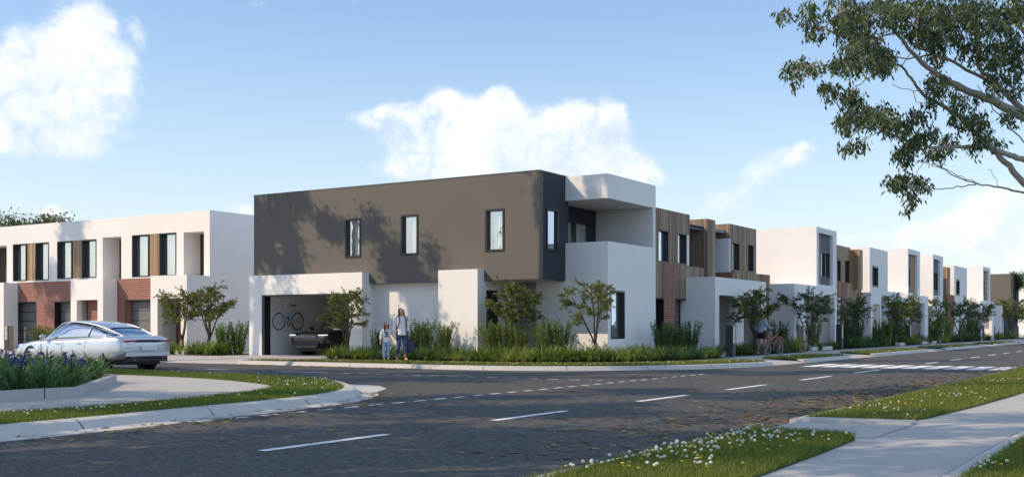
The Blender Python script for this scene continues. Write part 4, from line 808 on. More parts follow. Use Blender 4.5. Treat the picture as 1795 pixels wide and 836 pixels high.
X12 = -16.4; y12a, y12b = uY(X12, 1776), uY(X12, 1786); z12 = zE(X12, 1776, 479.5); w12 = hE(X12, 1777.5, 1782, 503, 530)
shell(H12, X12, y12a, y12b, z12, 'taupe_render', [w12], 2.9, emat='charcoal_render'); window(H12, 'E', X12, w12, fw=.14, proud=0, depth=.21, gd=.16, curtain=(.0, 1))
porch(H12, -15.6, uY(-15.6, 1754), uY(-15.6, 1759), 3.1, [(uY(-15.6, 1755.5), uY(-15.6, 1758), 2.3)], -17.5); part(H12, 'wall', 'charcoal_render', slab('E', X12 - .1, uY(-15.6, 1760), y12b, 0, 2.89, .3))
H13 = thing('white_house', 'white house end beyond the taupe house, almost hidden at the right edge', 'house', (-17, 190, 0), 0, GW_)
shell(H13, -16.2, 178, 196, 6.3, 'white_render', [(182, 184, 3.5, 5.2)]); window(H13, 'E', -16.2, (182, 184, 3.5, 5.2), room=None)
SHADE_AT = [(2, -30.4, 31.1, 4.4, 14.0, 1.0), (3, -24.0, 31.3, 1.3, 14.4, .9), (2, -16.6, 32.8, 6.5, 16.0, .5), (3, -47.4, 33.9, 5.6, 17.5, .7),
    (0, -15.5, 21.5, -.1, 9.8, 1.0), (1, -9.8, 13.6, -.1, 9.0, 1.0), (0, -7.2, 8.0, -.1, 9.0, 1.0), (3, -6.2, 20.0, -.1, 16.0, .8), (0, -21.5, 20.0, 0, 9.5, .9), (1, -3.2, 9.4, 0, 11.0, .8), (1, -13.8, 9.6, 0, 9.0, .8), (3, -8.5, 30.0, 0, 24.0, .9), (1, -1.6, 13.0, 0, 12.5, .7)]
# ------------------------------------------------------------------ vegetation
def rv(r, s=1.0): return Vector((r.gauss(0, s), r.gauss(0, s), r.gauss(0, s)))
def leaf_mesh(name, leaves, mat, parent=None, mats=None, midx=None):       # leaves: (base, direction, length, width, side hint)
    n = len(leaves); B = np.array([tuple(l[0]) for l in leaves]); D = np.array([tuple(l[1]) for l in leaves]); L = np.array([l[2] for l in leaves])[:, None]; W = np.array([l[3] for l in leaves])[:, None]
    D /= np.linalg.norm(D, axis=1)[:, None] + 1e-9; Rn = npr.normal(0, 1, (n, 3)); S = np.cross(D, Rn); S /= np.linalg.norm(S, axis=1)[:, None] + 1e-9; Nn = np.cross(S, D)
    V = np.zeros((n, 4, 3)); V[:, 0] = B; V[:, 1] = B + D * L * .45 + S * W / 2 + Nn * W * .12; V[:, 2] = B + D * L; V[:, 3] = B + D * L * .45 - S * W / 2 + Nn * W * .12
    return npmesh(name, V.reshape(-1, 3), np.arange(n * 4).reshape(n, 4), mat, parent, mats=mats, midx=midx)
def wander(r, p, d, length, steps, jit, up=0.0):
    pts = [Vector(p)]; d = Vector(d).normalized()
    for k in range(steps):
        d = (d + rv(r, jit) + Vector((0, 0, up))).normalized(); pts.append(pts[-1] + d * (length / steps))
    return pts
def taper(r0, r1, n): return [r0 + (r1 - r0) * k / (n - 1) for k in range(n)]
def small_tree(seed, mat='street_tree_leaf', dense=1.0):
    r = random.Random(seed); mb = MB(); lv = []
    h = r.uniform(.45, .75); tr = wander(r, (0, 0, -.03), (r.gauss(0, .06), r.gauss(0, .06), 1), h, 4, .05); mb.tube(tr, taper(.052, .042, 5), 7)
    ns = r.choice((4, 5, 5)); a0 = r.random() * 6
    for k in range(ns):
        a = a0 + k * 2 * pi / ns + r.gauss(0, .25); tilt = r.uniform(.30, .52) if k else .10; L = r.uniform(1.3, 1.65)
        st = wander(r, tr[-1] - Vector((0, 0, r.uniform(0, .2))), (cos(a) * tilt, sin(a) * tilt, 1), L, 7, .07, .05); mb.tube(st, taper(.03, .010, 8), 5)
        for j in range(11):
            f = r.uniform(.36, 1.0); q = st[0].lerp(st[-1], f); i = min(6, int(f * 7)); q = st[i].lerp(st[i + 1], f * 7 - i); b = a + r.gauss(0, 1.1)
            br = wander(r, q, (cos(b) * 1.0, sin(b) * 1.0, r.uniform(.15, .8)), r.uniform(.35, .72) * (1.15 - .45 * f), 4, .16, .04); mb.tube(br, taper(.010, .004, 5), 4)
            for t in range(int(6 * dense)):
                g = r.uniform(.25, 1); i = min(3, int(g * 4)); q2 = br[i].lerp(br[i + 1], g * 4 - i); dd = Vector((cos(b), sin(b), .1)) + rv(r, .6); dd.z *= .6
                tw = wander(r, q2, dd, r.uniform(.10, .26), 3, .15); mb.tube(tw, [.003, .0025, .002, .0015], 3, cap=False)
                for m_ in range(10):
                    i = r.randint(0, 2); q3 = tw[i].lerp(tw[i + 1], r.random()); ld = (tw[-1] - tw[0]).normalized() * .6 + rv(r, .55); lv.append((q3, ld, r.uniform(.05, .10), r.uniform(.028, .048)))
    t = mb.build('trunk', 'thin_bark', None, smooth=True); c = leaf_mesh('crown', lv, mat); return t, c
VAR = []
for sd, mt_, dn in ((3, 'street_tree_leaf', 1.15), (8, 'street_tree_leaf', 1.0), (21, 'street_tree_leaf_dark', 1.1), (34, 'street_tree_leaf', 1.25)):
    t, c = small_tree(sd, mt_, dn); VAR.append((t, c)); COL.objects.unlink(t); COL.objects.unlink(c)
GTREE = 'young multi stemmed street trees'
def plant_tree(x, y, var, rz, sc, label):
    o = thing('street_tree', label, 'tree', (x, y, 0), rz, GTREE, sc * 1.06)
    for src in VAR[var]: c = src.copy(); COL.objects.link(c); c.parent = o; c.name = src.name.split('.')[0]
    return o
def eY(X, u): return (X, uY(X, u))
def sX_(Y, u): return (uX(Y, u), Y)
TREES = [(*sX_(31.2, 322), 0, .3, 1.22, 'young tree before the porch of the end terrace house, left of its pair'), (*sX_(31.4, 363), 3, 1.2, 1.28, 'young tree at the end wall of the terrace, right of its pair'),
    (*sX_(29.7, 608), 1, 2.1, 1.17, 'sparse young tree before the open garage, partly hiding the black car'), (*sX_(30.6, 903), 3, 4.0, 1.17, 'young tree before the recessed front door of the corner house'),
    (*sX_(31.2, 1043), 0, 5.3, 1.18, 'young tree before the blank white wall under the corner balcony'), (*eY(-15.2, 1320), 3, .7, 1.2, 'young tree right behind the woman with the red bicycle'),
    (*eY(-15.3, 1416), 2, 2.9, 1.32, 'dark young tree before the porch of the largest white box house'), (*eY(-15.6, 1497), 2, 1.0, 1.3, 'dark young tree before the brick pier of the narrow timber house'),
    (*eY(-15.4, 1569), 0, 3.0, 1.42, 'young tree before the dark garage door, left one of two touching crowns'), (*eY(-15.4, 1585), 2, 4.4, 1.3, 'small dark young tree, right one of two touching crowns'),
    (*eY(-15.4, 1645), 1, 2.2, 1.5, 'sparse pale young tree between the two beige letterboxes on the long street'), (*eY(-15.3, 1684), 2, .5, 1.5, 'dark young tree before the far slim white house'),
    (*eY(-15.2, 1717), 2, 5.0, 1.5, 'dark young tree before the last white box house'), (*eY(-15.3, 1767), 3, 1.4, 1.75, 'young tree before the dark front of the far taupe house')]
for a in TREES: plant_tree(*a)

# ---- strap leaved plants
def tuft(seed, mat, n=46, h=.62, w=.024, up=.9, name='leaves'):
    r = random.Random(seed); V = []; F = []
    for k in range(n):
        a = r.random() * 2 * pi; L = h * r.uniform(.6, 1.15); t = r.uniform(.08, .95) ** .8; el = pi / 2 - t * .98; ww = w * r.uniform(.7, 1.25); q0 = r.random(); p = Vector((cos(a) * .15 * q0, sin(a) * .15 * q0, 0)); e = el; base = len(V); S = 5; sd = Vector((-sin(a), cos(a), 0))
        for s in range(S + 1):
            f = s / S; wd = ww * (1 - f ** 2.2) * .5 + .001; V.append(tuple(p - sd * wd)); V.append(tuple(p + sd * wd)); e -= (.26 + .62 * t * (2 - up)) * f; p = p + Vector((cos(a) * cos(e), sin(a) * cos(e), sin(e))) * (L / S)
            if p.z < .01: p.z = .01
        for s in range(S): i = base + 2 * s; F.append((i, i + 1, i + 3, i + 2))
    o = npmesh(name, V, F, mat); COL.objects.unlink(o); return o
TU = {'green': [tuft(k, 'strap_leaf', 84, .74, .040) for k in (1, 2, 3)], 'lime': [tuft(k, 'strap_lime', 84, .72, .040) for k in (4, 5)], 'dark': [tuft(k, 'strap_dark', 84, .74, .040) for k in (6, 7)]}
GST = {'green': 'green strap leaved plants along the garden beds', 'lime': 'yellow green strap leaved plants along the garden beds', 'dark': 'dark strap leaved plants along the garden beds'}
def strap(x, y, kind, sc, label):
    src = rnd.choice(TU[kind]); o = src.copy(); COL.objects.link(o); o.name = 'strap_plant'; o.location = (x, y, .015); o.rotation_euler = (rnd.gauss(0, .05), rnd.gauss(0, .05), rnd.random() * 6.3); o.scale = (sc * rnd.uniform(.9, 1.15), sc * rnd.uniform(.9, 1.15), sc)
    tag(o, label, 'plant', GST[kind]); return o
GK = line_between(K, sX(-25.6), sY(37.2))
beds = MB(); g0 = offset_line(GK, 2.95); g1 = offset_line(GK, 4.6); g1[0] = (g0[0][0], g1[0][1])
for (a, b, c, d) in zip(g0[:-1], g0[1:], g1[1:], g1[:-1]): beds.quad((*a, .006), (*b, .006), (*c, .006), (*d, .006))
beds.box(-25.7, -20.8, 29.6, 30.69, -.01, .005); beds.box(-20.7, -16.9, 30.0, 32.82, -.01, .0045)
beds.box(-38.6, -31.9, 29.5, 32.4, -.01, .006); beds.box(-17.3, -14.6, 39.0, 47.5, -.01, .005); beds.box(-17.0, -14.9, 50.2, 130, -.01, .004)
struct('garden_soil', beds, 'soil')
W0 = arc_at(GK, lambda q: q.x > -20.6); W1 = arc_at(GK, lambda q: q.x > -13.2 or q.y > 31); total = arc_at(GK, lambda q: False)
for off in (3.22, 3.72, 4.25, 4.85):
    s = .2
    while s < total:
        p = offset_line(line_between(GK, s, s + .05), off + rnd.gauss(0, .08))[0]; q = rnd.random()
        if off > 4.8 and (p[1] > 30.6 or p[0] > -17.2): s += .5; continue
        if p[0] < -20.8: kd, lb = ('dark' if q < .65 else 'green'), 'strap plant in the bed between open garage and entry'
        elif p[1] < 33: kd, lb = ('green' if q < .72 else 'lime' if q < .9 else 'dark'), 'strap plant in the bed round the white balcony corner'
        else: kd, lb = ('dark' if q < .5 else 'lime' if q < .7 else 'green'), 'strap plant in the bed before the timber house garage'
        lb = {'dark': 'dark ', 'green': 'bright green ', 'lime': 'yellow green '}[kd] + lb
        strap(p[0], p[1], kd, rnd.uniform(.60, .92), lb); s += rnd.uniform(.42, .62)
for k in range(30):
    x, y = rnd.uniform(-38.3, -32.1), rnd.choice((29.9, 30.4, 30.9)) + rnd.gauss(0, .1); strap(x, y, 'green' if k % 4 else 'lime', rnd.uniform(.7, 1.0), ('bright green' if k % 4 else 'yellow green') + ' strap plant under the two trees at the terrace end')
for i in range(14):
    y = 39.4 + i * .58; kd = 'dark' if i % 3 else 'green'; strap(-15.25 + rnd.gauss(0, .15), y, kd, rnd.uniform(.75, 1.0), {'dark': 'dark', 'green': 'bright green'}[kd] + ' strap plant in the bed behind the woman with the red bicycle')
for (u, X, kd, sc, lb) in [(1394, -15.0, 'lime', 1.25, 'large yellow green strap plant below the beige letterbox nearest the red bicycle'), (1436, -15.1, 'green', .8, 'small bright green strap plant right of the large yellow green one'), (1452, -15.4, 'dark', .7, 'small dark strap plant beside the porch of the largest white box house'), (1462, -15.6, 'green', .85, 'bright green strap plant left of the second charcoal letterbox'), (1604, -15.2, 'lime', 1.25, 'yellow green strap plant right of the fourth charcoal letterbox'), (1656, -15.3, 'lime', 1.1, 'yellow green strap plant between the two far beige letterboxes'), (1752, -15.3, 'lime', 1.2, 'far yellow green strap plant before the last white box house'), (1775, -15.3, 'lime', 1.7, 'farthest yellow green strap plant, between two beige letterboxes')]:
    strap(*eY(X, u), kd, sc, lb)
for (ua, ub, n) in [(1350, 1388, 5), (1484, 1530, 9), (1532, 1552, 4), (1566, 1586, 5), (1605, 1636, 7), (1672, 1718, 12), (1724, 1764, 8)]:
    for k in range(n):
        u = ua + (ub - ua) * (k + rnd.random()) / n; kd = 'dark' if rnd.random() < .8 else 'green'; strap(*eY(-15.55 + rnd.gauss(0, .2), u), kd, rnd.uniform(1.0, 1.3), ('dark' if kd == 'dark' else 'bright green') + ' strap plant in the beds along the white houses on the long street')

# ---- upright shrubs
def shrub(seed, mat, n=40, h=1.35, w=.46):
    r = random.Random(seed); mb = MB(); lv = []
    for k in range(n):
        a = r.random() * 6.28; rad = w * math.sqrt(r.random()); hh = h * r.uniform(.62, 1.06)
        st = wander(r, (cos(a) * rad * .45, sin(a) * rad * .45, 0), (cos(a) * rad * .55, sin(a) * rad * .55, 1.1), hh, 6, .05); mb.tube(st, taper(.006, .002, 7), 3)
        for j in range(95):
            f = r.uniform(.12, 1) ** .8; i = min(5, int(f * 6)); q = st[i].lerp(st[i + 1], f * 6 - i); lv.append((q, Vector((r.gauss(0, .55), r.gauss(0, .55), r.uniform(.25, 1.1))), r.uniform(.06, .11), r.uniform(.016, .026)))
    s_ = mb.build('stems', 'thin_bark'); l_ = leaf_mesh('leaves', lv, mat); [COL.objects.unlink(o) for o in (s_, l_)]; return s_, l_
SH = [shrub(1, 'shrub_leaf'), shrub(2, 'shrub_leaf_lime', 36), shrub(3, 'strap_dark', 38)]
def plant_shrub(x, y, v, sc, label, grp='upright leafy shrubs in the garden beds'):
    sc *= .78 if x > -16.5 and y > 38 else .95
    o = thing('shrub', label, 'shrub', (x, y, 0), rnd.random() * 6, grp, (sc, sc, sc))
    for src in SH[v]: c = src.copy(); COL.objects.link(c); c.parent = o
for (x, y, v, sc, lb) in [(*sX_(30.6, 393), 0, 1.0, 'upright shrub at the foot of the terrace end wall, left of two'), (*sX_(30.9, 415), 0, 1.05, 'upright shrub at the foot of the terrace end wall, right of two'),
    (*sX_(30.2, 722), 0, .95, 'upright shrub directly behind the woman carrying the navy bag'), (*sX_(30.3, 748), 0, 1.08, 'upright shrub against the shaded white wall, middle of three'), (*sX_(30.2, 775), 0, 1.0, 'upright shrub against the white block, right of three'), (*sX_(29.9, 664), 0, .8, 'low upright shrub behind the girl at the shaded wall'),
    (*sX_(30.3, 863), 1, .98, 'yellow green shrub before the tall entry side window'), (*sX_(30.3, 884), 1, 1.0, 'yellow green shrub beside the stems of the entry tree'), (*sX_(30.4, 908), 1, .85, 'low yellow green shrub right under the entry tree'), (*sX_(30.6, 955), 1, 1.02, 'yellow green shrub right of the entry door, left of two'), (*sX_(30.7, 985), 0, 1.05, 'green shrub before the white balcony wall, right of two'),
    (*eY(-15.9, 1163), 2, 1.0, 'dark shrub before the brick pier beside the balcony house'), (*eY(-15.9, 1187), 0, .95, 'shrub before the timber house garage door, left of two'), (*eY(-15.8, 1208), 2, 1.0, 'dark shrub before the timber house garage door, right of two'),
    (*eY(-16.2, 1368), 2, 1.3, 'dark shrub right behind the red bicycle handlebar'), (*eY(-16.2, 1392), 2, 1.4, 'dark shrub left of the nearest beige letterbox'), (*eY(-16.1, 1424), 1, 1.4, 'yellow green shrub right of the nearest beige letterbox'),
    (*eY(-15.9, 1484), 2, 1.5, 'dark shrub right of the second charcoal letterbox'), (*eY(-15.9, 1503), 2, 1.4, 'dark shrub before the narrow timber house garage'), (*eY(-15.6, 1534), 2, 1.45, 'dark shrub before the slim white house porch'), (*eY(-15.7, 1552), 0, 1.5, 'green shrub at the third charcoal letterbox'), (*eY(-15.7, 1572), 0, 1.4, 'green shrub before the dark garage door'),
    (*eY(-15.6, 1634), 0, 1.6, 'green shrub left of the nearer of two far beige letterboxes'), (*eY(-15.6, 1653), 1, 1.75, 'yellow green shrub between the two far beige letterboxes'), (*eY(-15.6, 1697), 0, 1.7, 'far green shrub before the slim white house garage, left of two'), (*eY(-15.6, 1708), 0, 1.8, 'far green shrub before the slim white house garage, right of two'),
    (*sX_(32.3, 66), 0, .95, 'upright shrub beside the garage door behind the silver car, left of two'), (*sX_(32.4, 84), 1, .9, 'yellow green shrub beside the garage door behind the silver car')]: plant_shrub(x, y, v, sc, lb)

# ---- corner planter with a low concrete wall
def base_pt(u, v): return gp(u, v, .006)
PW = [base_pt(-160, 712), base_pt(0, 704), base_pt(77, 699), base_pt(145.5, 695.3), base_pt(204.7, 670.5)]
e_ = Vector(PW[-1]); PW += [(e_.x - 2.2, e_.y + .9), (e_.x - 9, e_.y + 1.0), (e_.x - 12, PW[0][1])]
pl = thing('planter_wall', 'low grey concrete planter wall around the iris bed on the street corner', 'planter', (-16, 11, 0))
n_ = len(PW); wall = MB(); inn = []
cen = Vector((sum(p[0] for p in PW) / n_, sum(p[1] for p in PW) / n_))
def inset(poly, d):
    out = []; n = len(poly)
    for i in range(n):
        a, b, c = Vector(poly[i - 1]), Vector(poly[i]), Vector(poly[(i + 1) % n]); d1 = (b - a).normalized(); d2 = (c - b).normalized(); n1 = Vector((-d1.y, d1.x)); n2 = Vector((-d2.y, d2.x)); m_ = (n1 + n2).normalized(); out.append(tuple(b + m_ * (d / max(.35, m_.dot(n1)))))
    return out
area = sum(PW[i][0] * PW[(i + 1) % n_][1] - PW[(i + 1) % n_][0] * PW[i][1] for i in range(n_))
PI_ = inset(PW, .13 if area > 0 else -.13); hW = .16
for i in range(n_):
    j = (i + 1) % n_; a, b, c, d = PW[i], PW[j], PI_[j], PI_[i]
    wall.quad((*a, -.01), (*b, -.01), (*b, hW), (*a, hW)); wall.quad((*a, hW), (*b, hW), (*c, hW), (*d, hW)); wall.quad((*d, hW), (*c, hW), (*c, .02), (*d, .02))
part(pl, 'wall', 'concrete_wall', wall)
jt = MB(); j0 = Vector((*PW[2], 0)); dj = (Vector((*PW[3], 0)) - j0).normalized(); nj = Vector((dj.y, -dj.x, 0)) * .003; jt.quad(j0 + nj, j0 + nj + dj * .014, j0 + nj + dj * .014 + Vector((0, 0, hW)), j0 + nj + Vector((0, 0, hW))); part(pl, 'wall_joint', 'groove_black', jt)
part(pl, 'soil', 'soil', MB().poly([(x, y, .10) for x, y in PI_]))
IR = [tuft(k, 'iris_leaf', 40, .58, .026, 1.25) for k in (31, 32, 33)]
def iris_flowers(seed):
    r = random.Random(seed); mb = MB()
    for k in range(r.choice((2, 3, 4))):
        a = r.random() * 6.28; st = wander(r, (0, 0, 0), (cos(a) * .3, sin(a) * .3, 1), r.uniform(.36, .52), 4, .05); mb.tube(st, .0035, 3, mi=0)
        for j in range(13): p = st[-1] + Vector((r.gauss(0, .02), r.gauss(0, .02), r.uniform(-.12, .03))); q = rv(r, .022); q2 = rv(r, .022); mb.poly([p, p + q, p + q + q2, p + q2], 1)
    o = mb.build('flower_spikes', ['iris_leaf', 'blue_flower']); COL.objects.unlink(o); return o
IFL = [iris_flowers(k) for k in (1, 2, 3, 4)]
ipts = []
inn2 = inset(PW, .30 if area > 0 else -.30)
for _ in range(6000):
    p = (rnd.uniform(-30, -12), rnd.uniform(5, 17))
    if in_poly(np.array([p]), inn2)[0] and in_view(np.array([p]), .06)[0][0] and all((p[0] - q[0]) ** 2 + (p[1] - q[1]) ** 2 > .12 for q in ipts): ipts.append(p)
for i, p in enumerate(ipts):
    has = rnd.random() < .42; sc = rnd.uniform(.8, 1.12)
    o = thing('iris_plant', 'iris clump with blue flower spikes in the concrete planter on the corner' if has else 'iris clump without flowers in the concrete planter on the corner', 'plant', (p[0], p[1], .10), rnd.random() * 6.3, 'flowering iris clumps in the planter' if has else 'iris clumps without flowers in the planter', sc)
    for src in [rnd.choice(IR)] + ([rnd.choice(IFL)] if has else []): c = src.copy(); COL.objects.link(c); c.parent = o; c.name = src.name.split('.')[0]

# ---- big gum tree on the right, limbs reaching into the picture
EU = thing('gum_tree', 'large gum tree at the right edge, pale limbs and drooping leaves over the street', 'tree', (1.2, 21.8, 0))
TD = 21.5
def zp(x, y, dd=0.0): return cp(1340 + x / 2.143, y / 2.143, TD + dd)
LIMBS = []; tm = MB()
def limb(pts, r0, r1):
    P = [zp(*p) for p in pts]; S = smooth_line([tuple(p) for p in P], 5); S = [Vector(p) for p in S]; n = len(S)
    for i in range(1, n - 1): S[i] = S[i] + rv(rnd, .012)
    r0 *= .72
    tm.tube(S, [r0 + (r1 - r0) * (k / (n - 1)) ** .8 for k in range(n)], 8); LIMBS.append(S)
crotch = (1420, 760, 0)
tm.tube([Vector((1.2, 21.8, -.05)), Vector((1.15, 21.75, 1.2)), zp(1600, 1050, .1), zp(*crotch)], [.36, .30, .27, .22], 10)
limb([crotch, (1200, 560, 0), (975, 440, 0), (830, 368, -.3), (700, 310, -.6), (590, 235, -.9), (480, 110, -1.2), (420, 60, -1.3)], .19, .012)
limb([(1200, 560, 0), (975, 415, .1), (865, 310, .2), (805, 255, .3), (800, 170, .4), (770, 50, .5), (750, -60, .6)], .10, .02)
limb([(865, 320, .1), (760, 262, -.2), (640, 205, -.6), (560, 165, -.9), (520, 120, -1.0), (380, 150, -1.4), (250, 120, -1.8), (150, 60, -2.0)], .05, .006)
limb([crotch, (1150, 800, .4), (975, 688, .5), (890, 590, .6), (820, 530, .6), (720, 430, .5), (620, 372, .4), (560, 310, .3), (505, 245, .2), (420, 280, 0), (330, 330, -.2)], .12, .008)
limb([(1150, 800, .4), (1060, 735, .4), (975, 722, .2), (880, 703, .1), (800, 688, 0), (700, 655, -.2), (610, 588, -.4)], .05, .007)
limb([(800, 688, 0), (700, 706, -.3), (610, 712, -.5), (540, 700, -.6)], .018, .006)
limb([(800, 688, 0), (730, 660, .3), (660, 630, .5), (560, 600, .5)], .014, .005)
limb([crotch, (1180, 680, -.3), (975, 602, -.4), (900, 575, -.5), (830, 548, -.6), (740, 550, -.7), (640, 555, -.9), (520, 525, -1.1), (400, 460, -1.3), (330, 430, -1.4)], .11, .009)
limb([(1200, 560, 0), (1080, 300, .6), (975, 115, .8), (890, 50, .9), (800, -20, 1.0)], .08, .03)
limb([(1080, 400, .2), (975, 270, .5), (930, 170, .6), (915, 50, .6), (910, -40, .6)], .06, .02)
limb([(1150, 700, .1), (1020, 570, .2), (920, 480, .3), (860, 410, .4), (800, 320, .5)], .03, .007)
limb([(640, 205, -.6), (540, 220, -1), (440, 215, -1.3), (300, 235, -1.8), (200, 250, -2.1), (110, 270, -2.3)], .025, .005)
limb([(700, 430, .5), (640, 360, .3), (560, 340, 0), (480, 320, -.2)], .02, .005)
limb([(805, 255, .3), (760, 200, 1.0), (700, 140, 1.3), (680, 60, 1.5)], .03, .008); limb([(640, 555, -.9), (600, 610, -1), (560, 680, -1), (545, 770, -1)], .012, .004); limb([(880, 703, .1), (850, 640, 0), (840, 640, 0)], .008, .004)
CL = [(75,65,26,26,46),(165,60,48,55,130),(190,125,38,36,80),(300,40,80,55,260),(120,262,66,40,170),(100,325,14,26,22),(205,255,30,26,46),(320,110,80,70,330),(370,200,100,80,480),(300,255,66,44,180),(440,230,70,60,290),(450,60,110,70,480),(580,60,100,70,430),(600,140,70,50,260),(700,50,100,60,430),(680,140,60,60,240),(820,60,90,70,380),(900,100,70,90,330),(950,40,50,60,200),(780,180,70,60,190),(860,200,60,60,170),(250,340,46,38,110),(330,380,56,46,160),(360,450,88,46,290),(300,470,36,36,90),(310,560,34,18,36),(350,550,36,26,50),(440,440,68,46,190),(500,490,58,36,150),(560,450,46,36,100),(560,530,58,42,200),(520,590,46,36,150),(640,580,46,26,100),(690,540,38,38,90),(620,500,36,28,70),(480,690,36,26,64),(530,690,56,36,150),(590,700,36,34,76),(560,750,34,34,44),(535,795,12,26,24),(620,410,34,26,44),(680,350,76,46,150),(640,310,46,36,80),(740,450,46,36,90),(800,460,56,54,140),(820,520,46,36,90),(790,565,24,26,40),(870,540,36,28,54),(930,440,56,36,90),(950,330,40,60,100),(880,320,56,46,110),(760,390,56,36,80),(900,250,56,54,140),(640,230,46,46,80),(950,200,50,80,160),(1060,150,90,150,420),(1080,380,90,90,260),(660,-60,320,60,900),(1000,-60,120,60,400),(1200,100,120,200,500)]
lv = []; allp = [p for l in LIMBS for p in l]
for (cx, cy, rx, ry, n) in CL:
    dd = -.9 * (900 - cx) / 450 + rnd.gauss(0, .5); c0 = zp(cx, cy, dd); node = min(allp, key=lambda p: (p - c0).length); mid = node.lerp(c0, .5) + rv(rnd, .06); hub = c0 + Vector((0, 0, .1))
    tm.tube([node, mid, hub], [.012, .008, .005], 4)
    for s in range(max(3, int(n * 2.0) // 11)):
        t = rnd.random() * 6.28; q = math.sqrt(rnd.random()); o = zp(cx + rx * q * cos(t), cy + ry * q * sin(t), dd + rnd.gauss(0, .012) * rx)
        a = hub.lerp(node, rnd.random() * .5); m2 = a.lerp(o, .6) + rv(rnd, .04) + Vector((0, 0, .05)); tm.tube([a, m2, o], [.004, .003, .002], 3, cap=False)
        for k in range(11):
            b = m2.lerp(o, rnd.uniform(.2, 1.1)) + rv(rnd, .045); lv.append((b, Vector((rnd.gauss(0, .38), rnd.gauss(0, .38), -1 + rnd.random() * .5)), rnd.uniform(.085, .145), rnd.uniform(.030, .046)))
part(EU, 'trunk', 'gum_bark', tm, smooth=True)
lo = leaf_mesh('crown', lv, 'gum_leaf', EU); lo.location = -EU.location

# ---- tall trees left of and behind the camera (their shade falls on the street), and trees behind the houses
def big_tree(seed, h=13.5, crown=3.6, n=9000, mat='gum_leaf', bark='gum_bark', ls=(.16, .28), base=.35, cl=(.055, .115)):
    r = random.Random(seed); mb = MB(); lv = []; tops = []
    tr = wander(r, (0, 0, -.1), (r.gauss(0, .05), r.gauss(0, .05), 1), h * .62, 7, .06, .05); mb.tube(tr, taper(.24, .10, 8), 9)
    for k in range(11):
        f = r.uniform(base, 1) ; i = min(6, int(f * 7)); q = tr[i].lerp(tr[i + 1], f * 7 - i); a = k * 2.4 + r.gauss(0, .3); st = wander(r, q, (cos(a), sin(a), r.uniform(.5, 1.5)), crown * r.uniform(.75, 1.2), 6, .14, .06); mb.tube(st, taper(.075 * (1.2 - .5 * f), .02, 7), 6)
        for j in range(5):
            g = r.uniform(.35, 1); i = min(5, int(g * 6)); q2 = st[i].lerp(st[i + 1], g * 6 - i); b = a + r.gauss(0, .9); br = wander(r, q2, (cos(b), sin(b), r.uniform(-.1, .9)), crown * r.uniform(.25, .5), 4, .2); mb.tube(br, taper(.02, .006, 5), 4); tops += [br[-1], br[-2]]
    per = n // len(tops)
    for p in tops:
        s = crown * r.uniform(*cl)
        for k in range(per): q = p + Vector((r.gauss(0, s), r.gauss(0, s), r.gauss(0, s * .75))); lv.append((q, Vector((r.gauss(0, .5), r.gauss(0, .5), -.8 + r.random() * .7)), r.uniform(*ls), r.uniform(*ls) * .38))
    ctr = sum(tops, Vector()) / len(tops); t = mb.build('trunk', bark, smooth=True); c = leaf_mesh('crown', lv, mat); [COL.objects.unlink(o) for o in (t, c)]; return t, c, ctr
BT = [big_tree(5, 13.5, 3.3, n=8500, ls=(.16, .28)), big_tree(17, 13.0, 3.1, 8000, ls=(.16, .28)), big_tree(61, 28, 2.2, 15000, base=.74, ls=(.15, .26), cl=(.07, .12)), big_tree(72, 27, 2.4, 12000, base=.74, ls=(.15, .26), cl=(.07, .12))]
FT = big_tree(40, 9.5, 3.0, 13000, 'far_leaf', ls=(.16, .28), cl=(.10, .19)); FT2 = big_tree(44, 11, 2.2, 9000, 'far_leaf', ls=(.16, .3), base=.12, cl=(.10, .19))
def plant_big(v, x, y, sc, rz, label, grp=None):
    o = thing('tall_tree', label, 'tree', (x, y, 0), rz, grp, sc)
    for src in v[:2]: c = src.copy(); COL.objects.link(c); c.parent = o; c.name = src.name.split('.')[0]
GB = 'tall gum trees shading the street corner from the left'
def plant_for_shade(v, px, py, pz, t, sc):               # stands where the sun throws its crown's shade on the point p, t metres away in plan along each axis
    ctr = BT[v][2]; cx, cy, cz = px - t * SUN.x / SUN.y, py - t, pz - t * SUN.z / SUN.y; k = cz / ctr.z
    plant_big(BT[v], cx - ctr.x * sc, cy - ctr.y * sc, (sc, sc, k), 0, 'tall gum tree left of the photo, its dappled shade lying on the road and walls', GB)
for a in SHADE_AT: plant_for_shade(*a)
plant_big(FT, uX(52, 30) - FT[2].x * 1.3, 52 - FT[2].y * 1.3, 1.32, 0, 'leafy tree rising behind the roof of the white and brick terrace')
plant_big(FT2, *eY(-15.5, 1799), .8, 0, 'pale green tree beyond the taupe house at the far right end of the street')
for k, (x, y) in enumerate([(-11, 230), (-15, 262), (4, 240), (-24, 300), (-8, 300)]): plant_big(FT2 if k % 2 else FT, x, y, 1.3, k, 'distant tree at the far end of the long street', 'distant trees at the end of the long street')
